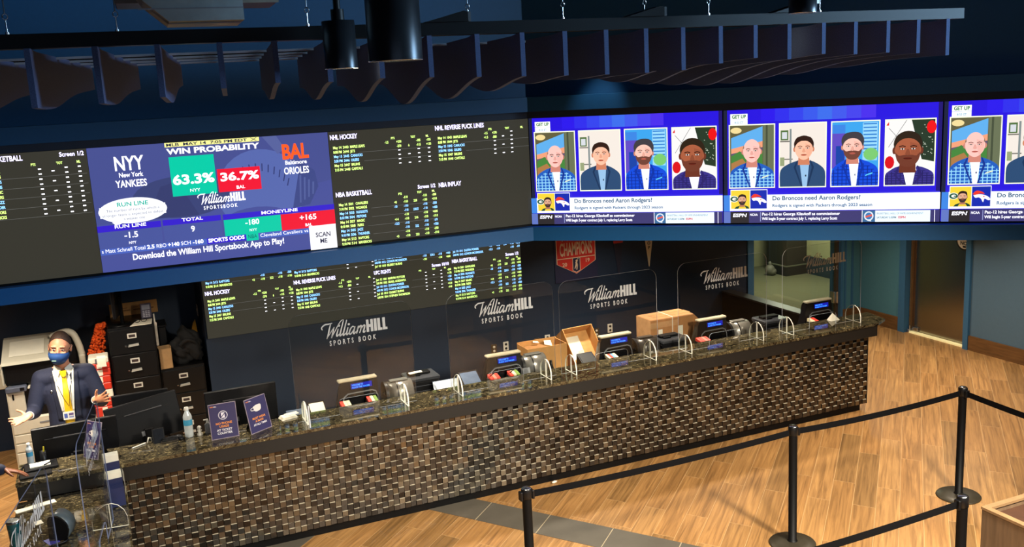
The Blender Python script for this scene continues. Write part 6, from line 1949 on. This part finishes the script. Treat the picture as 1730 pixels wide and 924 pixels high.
# duct and boxes under the ceiling
t = thing('air_diffuser', 'pale rounded air duct at the top left', 'duct', (0.48, 4.46, 3.985), -.05)
mb = MB()
pr = [(-.20 + .0, .16), (-.15, .05), (-.07, .005), (.05, .0), (.15, .03), (.20, .12), (.20, .30), (-.20, .30)]
mb.prism([(-.30, .20), (-.23, .09), (-.13, .0), (.185, .0), (.185, .3), (-.30, .30)], -.02, .35, 'y'); mb.build('duct_shell', mat('pale_duct_paint', rgb(140, 150, 150), .6), t)
mb = MB(); mb.box(-.25, .186, -.022, -.0203, .05, .056); mb.build('seam', GREYP, t)
mb = MB(); mb.cyl((0, .16, .301), (0, .16, 2.015), .03, 10); mb.build('hanger_stem', BLACKM, t)
def slab(label, loc, rz, w, d_, h):
    t = thing('ceiling_box', label, 'ceiling box', loc, rz, 'dark boxes hung above the baffles')
    mb = MB(); mb.box(-w / 2, w / 2, -d_ / 2, d_ / 2, 0, h, bev=.006); mb.build('box', mat('brown_black_metal', rgb(44, 34, 34), .5), t)
    mb = MB(); mb.box(-w / 2 - .004, w / 2 + .004, -d_ / 2 - .004, -d_ / 2 - .0005, 0, .016); mb.build('lower_lip', mat('warm_grey_lip', rgb(110, 100, 88), .5), t)
    mb = MB(); mb.cyl((0, 0, h + .0005), (0, 0, 6.0 - loc[2]), .012, 8); mb.build('hanger_stem', BLACKM, t)
slab('dark box above the baffles left of the duct, at the top edge', (0.33, 5.0, 4.10), -.05, .34, .3, .2)
slab('dark box above the baffles between the duct and the small pendant', (0.80, 5.0, 4.095), -.05, .20, .3, .2)
slab('dark box at the top edge above the middle baffles', (3.25, 4.6, 4.075), -.05, .36, .3, .2)
slab('dark box at the top edge above the right-hand baffles', (4.55, 4.7, 4.13), -.05, .55, .3, .2)

# ================================================================== PEOPLE
def limb(mb, p0, p1, r0, r1, ref=None, n=20):
    """tapered closed bone with rounded ends; r is (wide, deep), wide along ref"""
    p0, p1 = Vector(p0), Vector(p1)
    t = p1 - p0
    L = max(t.length, 1e-5)
    t.normalize()
    x = Vector(ref or (1, 0, 0))
    x = x - t * x.dot(t)
    if x.length < .15:
        x = Vector((0, 1, 0)) - t * t.y
    x.normalize()
    y = t.cross(x)
    rings = []
    m = 5
    for i in range(m + 1):
        a = PI / 2 * (1 - i / m)
        rings.append((-math.sin(a) * min(r0) , math.cos(a), 0.0))
    for i in range(m + 1):
        a = PI / 2 * i / m
        rings.append((L + math.sin(a) * min(r1), math.cos(a), 1.0))
    vs, fs = [], []
    for d, k, q in rings:
        k = max(k, .02)
        rx = (r0[0] * (1 - q) + r1[0] * q) * k
        ry = (r0[1] * (1 - q) + r1[1] * q) * k
        c = p0 + t * d
        for j in range(n):
            an = 2 * PI * j / n
            vs.append(c + x * rx * math.cos(an) + y * ry * math.sin(an))
    R = len(rings)
    for i in range(R - 1):
        for j in range(n):
            j2 = (j + 1) % n
            fs.append((i * n + j, i * n + j2, (i + 1) * n + j2, (i + 1) * n + j))
    fs.append(list(range(n))[::-1]); fs.append([(R - 1) * n + j for j in range(n)])
    mb.add(vs, fs, 0, None, None, True)

def skin_body(verts, edges, radii, root, voxel, extra=None, smooth=2, name='tmp', refs=None):
    """joints and bones fused into one continuous surface"""
    mb = MB()
    rr = [r if isinstance(r, (tuple, list)) else (r, r) for r in radii]
    for a, b in edges:
        limb(mb, verts[a], verts[b], rr[a], rr[b], (refs or {}).get(b))
    if extra:
        extra(mb)
    me3 = mb.mesh(name, [])
    o = bpy.data.objects.new(name, me3)
    COL.objects.link(o)
    rm = o.modifiers.new('rm', 'REMESH'); rm.mode = 'VOXEL'; rm.voxel_size = voxel; rm.use_smooth_shade = True
    sm = o.modifiers.new('sm', 'SMOOTH'); sm.iterations = smooth; sm.factor = .5
    me4 = evaluated_mesh(o)
    bpy.data.objects.remove(o)
    return me4

SKIN = mat('skin', rgb(222, 150, 112), .5, vary=.06, scale=30)
SKIN2 = mat('brown_skin', rgb(130, 78, 52), .5, vary=.06, scale=30)
SUIT = mat('navy_suit_cloth', rgb(29, 34, 57), .8, scale=90, vary=.12)
SUITD = mat('navy_suit_lapel', rgb(24, 28, 48), .75, scale=90, vary=.10)
SHIRT = mat('pale_shirt', rgb(226, 218, 200), .7, vary=.03)

def add_hand(V, E, R, F, wrist, dirv, up, side, thumb_side, spread=1.0, curl=.25):
    """palm and five separate fingers; dirv along the fingers, up = palm normal, side = towards the thumb"""
    d, u, s = Vector(dirv).normalized(), Vector(up).normalized(), Vector(side).normalized()
    w = Vector(V[wrist])
    def add(p, r, prev):
        V.append(tuple(p)); R.append(r); E.append((prev, len(V) - 1)); return len(V) - 1
    pc = add(w + d * .030, (.034, .016), wrist); F[pc] = s
    pk = add(w + d * .078, (.040, .0135), pc); F[pk] = s
    for k, (off, L, sp) in enumerate(((.031, .076, .24), (.0105, .086, .07), (-.0105, .079, -.08), (-.031, .062, -.27))):
        fd = (d + s * sp * spread).normalized()
        b = add(w + d * .092 + s * off, .0105, pk); F[b] = s
        p1 = Vector(V[b]) + fd * L * .45 + u * L * curl * .25
        m = add(p1, .0090, b)
        add(p1 + (fd + u * curl * 1.2).normalized() * L * .50, .0072, m)
    tb = add(w + d * .030 + s * .030 + u * .004, .0135, pc)
    t1 = add(Vector(V[tb]) + (d * .55 + s * .9 + u * .25).normalized() * .038, .0105, tb)
    add(Vector(V[t1]) + (d * .8 + s * .55 + u * .3).normalized() * .034, .0088, t1)

def head_extra(c, rot, s=1.0):
    """a shaped head merged into the body: skull, jaw, nose, brows, ears"""
    M = Matrix.Translation(c) @ rot @ Matrix.Diagonal((s, s, s, 1))
    def f(mb):
        mb.ell((0, .012, .032), (.076, .096, .098), 24, 16, M=M)        # skull
        mb.ell((0, -.018, -.040), (.060, .070, .078), 20, 14, M=M)      # face and jaw
        mb.ell((0, -.052, -.092), (.030, .026, .022), 12, 8, M=M)       # chin
        mb.add([(-.011, -.084, .030), (.011, -.084, .030), (-.018, -.090, -.030), (.018, -.090, -.030), (0, -.114, -.024), (0, -.080, -.040), (0, -.090, .032)], [(0, 2, 4, 6), (6, 4, 3, 1), (2, 5, 4), (4, 5, 3), (0, 6, 1), (0, 1, 3, 2), (2, 3, 5)], M=M)
        for k in (-1, 1):
            mb.ell((k * .030, -.074, .040), (.027, .014, .008), 12, 8, M=M)   # brow ridge
            mb.ell((k * .040, -.066, -.012), (.020, .016, .016), 12, 8, M=M)  # cheek
            mb.ell((k * .079, .010, .002), (.008, .018, .031), 12, 8, M=M)    # ear
            mb.ell((k * .082, .016, .018), (.008, .014, .014), 10, 8, M=M)
        mb.ell((0, -.082, -.058), (.024, .010, .007), 12, 8, M=M)       # lips
        mb.ell((0, -.080, -.067), (.020, .010, .007), 12, 8, M=M)
    return f, M

def person(label, at, J, skin, mask=True, name='person'):
    root = thing(name, label, 'person', at)
    V, E, R, F = [], [], [], {}
    def j(p, r, prev=None):
        V.append(tuple(p)); R.append(r)
        if prev is not None: E.append((prev, len(V) - 1))
        return len(V) - 1
    hz = J['head']
    pel = j((0, 0, .95), (.145, .105))
    sp = j((0, .0, 1.12), (.130, .095), pel)
    ch = j((0, .005, 1.32), (.155, .105), sp)
    nb_ = j((0, .01, 1.46), (.085, .07), ch)
    nk = j((hz[0] * .4, hz[1] * .4 + .01, 1.54), (.054, .054), nb_)
    j((hz[0], hz[1] + .01, 1.62), (.052, .055), nk)
    for sd in ('R', 'L'):
        k = -1 if sd == 'R' else 1
        sh = j((k * .175, .01, 1.435), (.060, .060), nb_)
        el = j(J['el' + sd], (.044, .044), sh)
        wr = j(J['wr' + sd], (.026, .026), el)
        add_hand(V, E, R, F, wr, *J['hand' + sd])
        hp = j((k * .095, 0, .90), (.088, .088), pel)
        kn = j((k * .105, -.015, .50), (.060, .062), hp)
        an = j((k * .11, .02, .09), (.040, .042), kn)
        j((k * .125, -.10, .045), (.034, .028), an)
    he, HM = head_extra(Vector((hz[0], hz[1], 1.68)), J['headrot'], 1.06)
    body = skin_body(V, E, R, pel, .0058, he, 2, 'body', F)
    body.materials.clear(); body.materials.append(skin)
    link('body', body, root)
    # hair cap following the skull
    mb = MB()
    n, m = 28, 10
    vs = []
    for i in range(m + 1):
        for k in range(n):
            a = 2 * PI * k / n
            front = max(0, -math.sin(a))
            tmax = PI * (.60 - .335 * front ** 1.0 - .04 * abs(math.cos(a)))
            t = tmax * i / m
            rr = 1.045 + (.05 * front * (1 - i / m) if i < m else -.03)
            vs.append((.076 * rr * math.sin(t) * math.cos(a), .012 + .096 * rr * math.sin(t) * math.sin(a), .032 + .098 * (rr + .05) * math.cos(t)))
    fs = [(i * n + k, (i + 1) * n + k, (i + 1) * n + (k + 1) % n, i * n + (k + 1) % n) for i in range(m) for k in range(n)]
    mb.add(vs, fs, 0, HM, None, True)
    mb.build('hair', mat('short_brown_hair', rgb(58, 38, 26), .7, bump=.8, scale=120, vary=.3), root)
    for k in (-1, 1):
        mb = MB(); mb.ell((k * .031, -.079, .016), (.0125, .008, .0052), 12, 8, M=HM); eye = mb.build('eye', mat('eye_white', rgb(196, 180, 168), .4), root)
        mb = MB(); mb.ell((k * .031, -.0848, .016), (.0055, .0035, .0055), 10, 8, M=HM); mb.build('iris', mat('dark_iris', rgb(40, 32, 28), .3), eye)
        mb = MB(); mb.tube([HM @ Vector((k * .014, -.0885, .035)), HM @ Vector((k * .031, -.0905, .040)), HM @ Vector((k * .050, -.080, .034))], .0032, 6); mb.build('eyebrow', mat('short_brown_hair', rgb(66, 44, 30), .7), root)
    if mask:
        mb = MB()
        rows = [(-.001, .062, -.106, 0), (-.026, .069, -.127, 0), (-.050, .066, -.117, 0), (-.078, .058, -.104, 0), (-.104, .042, -.086, .0)]
        vs = []
        n = 14
        for z, wx_, yf, _ in rows:
            for k in range(n + 1):
                a = -1 + 2 * k / n
                x = wx_ * 1.08 * math.sin(a * PI / 2)
                y = yf + (abs(a) ** 2.2) * (.012 - yf - .045)
                zz = z - (.014 * abs(a) if z > -.02 else -.010 * abs(a) if z < -.07 else 0)
                vs.append((x, y, zz))
        fs = [(i * (n + 1) + k, i * (n + 1) + k + 1, (i + 1) * (n + 1) + k + 1, (i + 1) * (n + 1) + k) for i in range(len(rows) - 1) for k in range(n)]
        mb.add(vs, fs, 0, HM, None, True)
        mk = mb.build('face_mask', mat('blue_mask_cloth', rgb(20, 62, 118), .75, bump=.2, scale=50), root)
        so = mk.modifiers.new('thickness', 'SOLIDIFY'); so.thickness = .003
        mb = MB()
        for k in (-1, 1):
            mb.tube([HM @ Vector((k * .068, -.030, -.006)), HM @ Vector((k * .082, .0, .030)), HM @ Vector((k * .088, .030, .020))], .0022, 6)
            mb.tube([HM @ Vector((k * .064, -.030, -.070)), HM @ Vector((k * .080, .0, -.034)), HM @ Vector((k * .088, .028, -.010))], .0022, 6)
        mb.build('mask_loops', mat('mask_loop_cord', rgb(26, 30, 44), .7), mk)
        mb = MB(); mb.box(-.036, -.006, -.1265, -.1225, -.062, -.056, M=HM); mb.build('mask_mark', mat('mask_mark_pale', rgb(150, 190, 160), .6), mk)
    # jacket grown around torso and arms
    JV, JE, JR = [], [], []
    def jj(p, r, prev=None):
        JV.append(tuple(p)); JR.append(r)
        if prev is not None: JE.append((prev, len(JV) - 1))
        return len(JV) - 1
    a = jj((0, .0, .80), (.185, .130)); b = jj((0, 0, .98), (.168, .122), a); c = jj((0, .0, 1.14), (.160, .118), b); d = jj((0, .0, 1.31), (.185, .128), c); e = jj((0, .012, 1.435), (.110, .088), d); jj((0, .024, 1.475), (.080, .066), e)
    for sd in ('R', 'L'):
        k = -1 if sd == 'R' else 1
        sh = jj((k * .172, .012, 1.432), (.078, .074), e)
        el = Vector(J['el' + sd]); wr = Vector(J['wr' + sd]); shv = Vector((k * .178, .01, 1.425))
        m1 = jj(shv.lerp(el, .5), (.068, .066), sh)
        e1 = jj(el, (.060, .060), m1)
        m2 = jj(el.lerp(wr, .5), (.052, .052), e1)
        jj(el.lerp(wr, .90), (.043, .043), m2)
    jm = skin_body(JV, JE, JR, 0, .009, None, 4, 'jacket')
    jm.materials.clear(); jm.materials.append(SUIT)
    link('suit_jacket', jm, root)
    bvh = BVHTree.FromPolygons([v.co.copy() for v in jm.vertices], [list(p.vertices) for p in jm.polygons])
    def surf(x, z, off):
        h = bvh.ray_cast(Vector((x, -1.0, z)), Vector((0, 1, 0)))
        y = h[0].y if h[0] is not None else -.1
        return Vector((x, y - off, z))
    def decal(outline_l, outline_r, z0, z1, off, nm, m, parent=root, nx=6, nz=18, lab=None):
        """strip on the chest between two x(z) curves"""
        vs, fs = [], []
        for i in range(nz + 1):
            z = z0 + (z1 - z0) * i / nz
            xl, xr = outline_l(i / nz), outline_r(i / nz)
            for k in range(nx + 1):
                vs.append(surf(xl + (xr - xl) * k / nx, z, off))
        for i in range(nz):
            for k in range(nx):
                q = i * (nx + 1) + k
                fs.append((q, q + 1, q + nx + 2, q + nx + 1))
        b_ = MB(); b_.add(vs, fs, 0, None, None, True)
        o = b_.build(nm, m, parent)
        so = o.modifiers.new('thickness', 'SOLIDIFY'); so.thickness = .002; so.offset = 0
        return o
    if J.get('front', True):
        # shirt front shows in a long open V
        decal(lambda t: -.020 - .062 * t ** 1.0, lambda t: .030 + .050 * t ** 1.2, .93, 1.485, .004, 'shirt_front', SHIRT)
        for k in (-1, 1):
            decal(lambda t: (-.085 - .02 * t if k < 0 else .048 + .01 * (1 - t)) - (.0 if k < 0 else -.0) , lambda t: (-.030 - .052 * t if k < 0 else .095 + .015 * t), 1.08, 1.47, .007, 'lapel', SUITD)
            mb = MB(); mb.add([HM @ Vector((0, 0, 0))] * 0 + [(k * .012, -.088, 1.515), (k * .064, -.050, 1.545), (k * .078, -.050, 1.49), (k * .040, -.105, 1.455)], [(0, 1, 2, 3)]); o = mb.build('collar', SHIRT, root); o.modifiers.new('thickness', 'SOLIDIFY').thickness = .003
        TIE = mat('yellow_tie_silk', rgb(236, 186, 30), .45, vary=.06)
        decal(lambda t: -.034 + .020 * t, lambda t: .040 - .022 * t, 1.03, 1.46, .011, 'tie', TIE)
        mb = MB(); mb.prism([(-.020, 1.46), (-.026, 1.50), (.026, 1.50), (.020, 1.46), (.0, 1.448)], -.118, -.094, 'y'); mb.build('tie_knot', TIE, root)
        for k in (-1, 1):
            decal(lambda t: k * (.040 + .034 * t) - .008, lambda t: k * (.040 + .034 * t) + .008, 1.15, 1.53 if False else 1.50, .013, 'lanyard', mat('white_lanyard', rgb(224, 220, 206), .7), nx=2)
        mb = MB(); mb.tube([surf(-.055, 1.38, .018), surf(-.02, 1.27, .020), surf(.012, 1.20, .022), surf(.03, 1.30, .020), surf(.04, 1.38, .018)], .0025, 6); mb.build('badge_cord', BLACKP, root)
        p = surf(.0, 1.12, .022)
        bg = MB(); bg.box(-.044, .044, p.y - .002, p.y + .001, 1.085, 1.155); bo = bg.build('id_badge', WHITEP, root)
        P = Pic(y=p.y - .0024); P.rect(-.036, -.010, 1.10, 1.14, rgb(70, 86, 150)); P.rect(.0, .036, 1.12, 1.14, rgb(90, 70, 110)); P.rect(.0, .036, 1.10, 1.113, rgb(120, 130, 170)); P.mb.build('badge_print', M_PRINT, bo)
        p = surf(-.105, 1.335, .004)
        mb = MB(); mb.lathe([(.013, 0), (.013, .004), (0, .005)], 16, Matrix.Translation(p) @ Matrix.Rotation(PI / 2, 4, 'X')); mb.build('lapel_pin', CHROME, root)
        mb = MB(); mb.lathe([(.118, 0), (.120, .02), (.118, .04)], 30, Matrix.Translation((0, 0, .925)) @ Matrix.Diagonal((1.30, 1.02, 1, 1))); mb.build('belt', mat('brown_leather_belt', rgb(86, 48, 30), .5), root)
    for sd in ('R', 'L'):
        el = Vector(J['el' + sd]); wr = Vector(J['wr' + sd])
        a, b = el.lerp(wr, .90), el.lerp(wr, 1.0)
        mb = MB(); mb.cyl(a, b, .036, 18, r1=.033); mb.build('shirt_cuff', SHIRT, root)
    # trousers and shoes
    TV, TE, TR = [], [], []
    TV.append((0, 0, .97)); TR.append((.158, .118))
    for k in (-1, 1):
        TV.append((k * .095, 0, .88)); TR.append((.105, .108)); TE.append((0, len(TV) - 1))
        TV.append((k * .105, -.012, .50)); TR.append((.080, .082)); TE.append((len(TV) - 2, len(TV) - 1))
        TV.append((k * .11, .012, .10)); TR.append((.066, .070)); TE.append((len(TV) - 2, len(TV) - 1))
    tm = skin_body(TV, TE, TR, 0, .012, None, 2, 'trousers')
    tm.materials.clear(); tm.materials.append(SUIT); link('trousers', tm, root)
    for k in (-1, 1):
        mb = MB(); mb.ell((k * .122, -.055, .045), (.050, .145, .055), 18, 10); mb.v = [(x, y, max(z, 0)) for x, y, z in mb.v]; mb.build('shoe', mat('black_shoe_leather', rgb(20, 18, 18), .3), root)
    return root

# the man behind the counter, both hands open to the sides, head tilted
hr = Matrix.Rotation(math.radians(8), 4, 'Y') @ Matrix.Rotation(math.radians(-8), 4, 'Z') @ Matrix.Rotation(math.radians(6), 4, 'X')
AT = (-0.495, 8.62, 0.0)
J = dict(head=(.0, -.055), headrot=hr,
         elR=(-.265, -.02, 1.165), wrR=(-.275, -.32, 1.225),
         handR=((-.75, -.55, -.10), (.15, -.35, .92), (-.25, .75, .45), 0),
         elL=(.262, -.02, 1.175), wrL=(.222, -.31, 1.265),
         handL=((.62, -.62, .22), (-.05, -.45, .88), (-.30, -.10, .90), 0))
person('man in navy suit, yellow tie and blue mask, hands spread open behind the counter', AT, J, SKIN)
# the second person only reaches into the picture with one forearm
J2 = dict(head=(.0, -.02), headrot=Matrix.Identity(4), front=False,
          elR=(-.27, .05, 1.12), wrR=(-.28, -.10, .90), handR=((0, -.2, -1), (.9, 0, 0), (0, -1, 0), 0),
          elL=(.30, -.06, 1.13), wrL=(.485, -.07, 1.10),
          handL=((.85, -.05, -.30), (-.2, -.1, -.9), (.0, -1, .2), 0))
p2 = person('person in a navy sleeve at the left edge, only the hand and forearm in view', (-1.40, 7.53, 0), J2, SKIN2, mask=False)
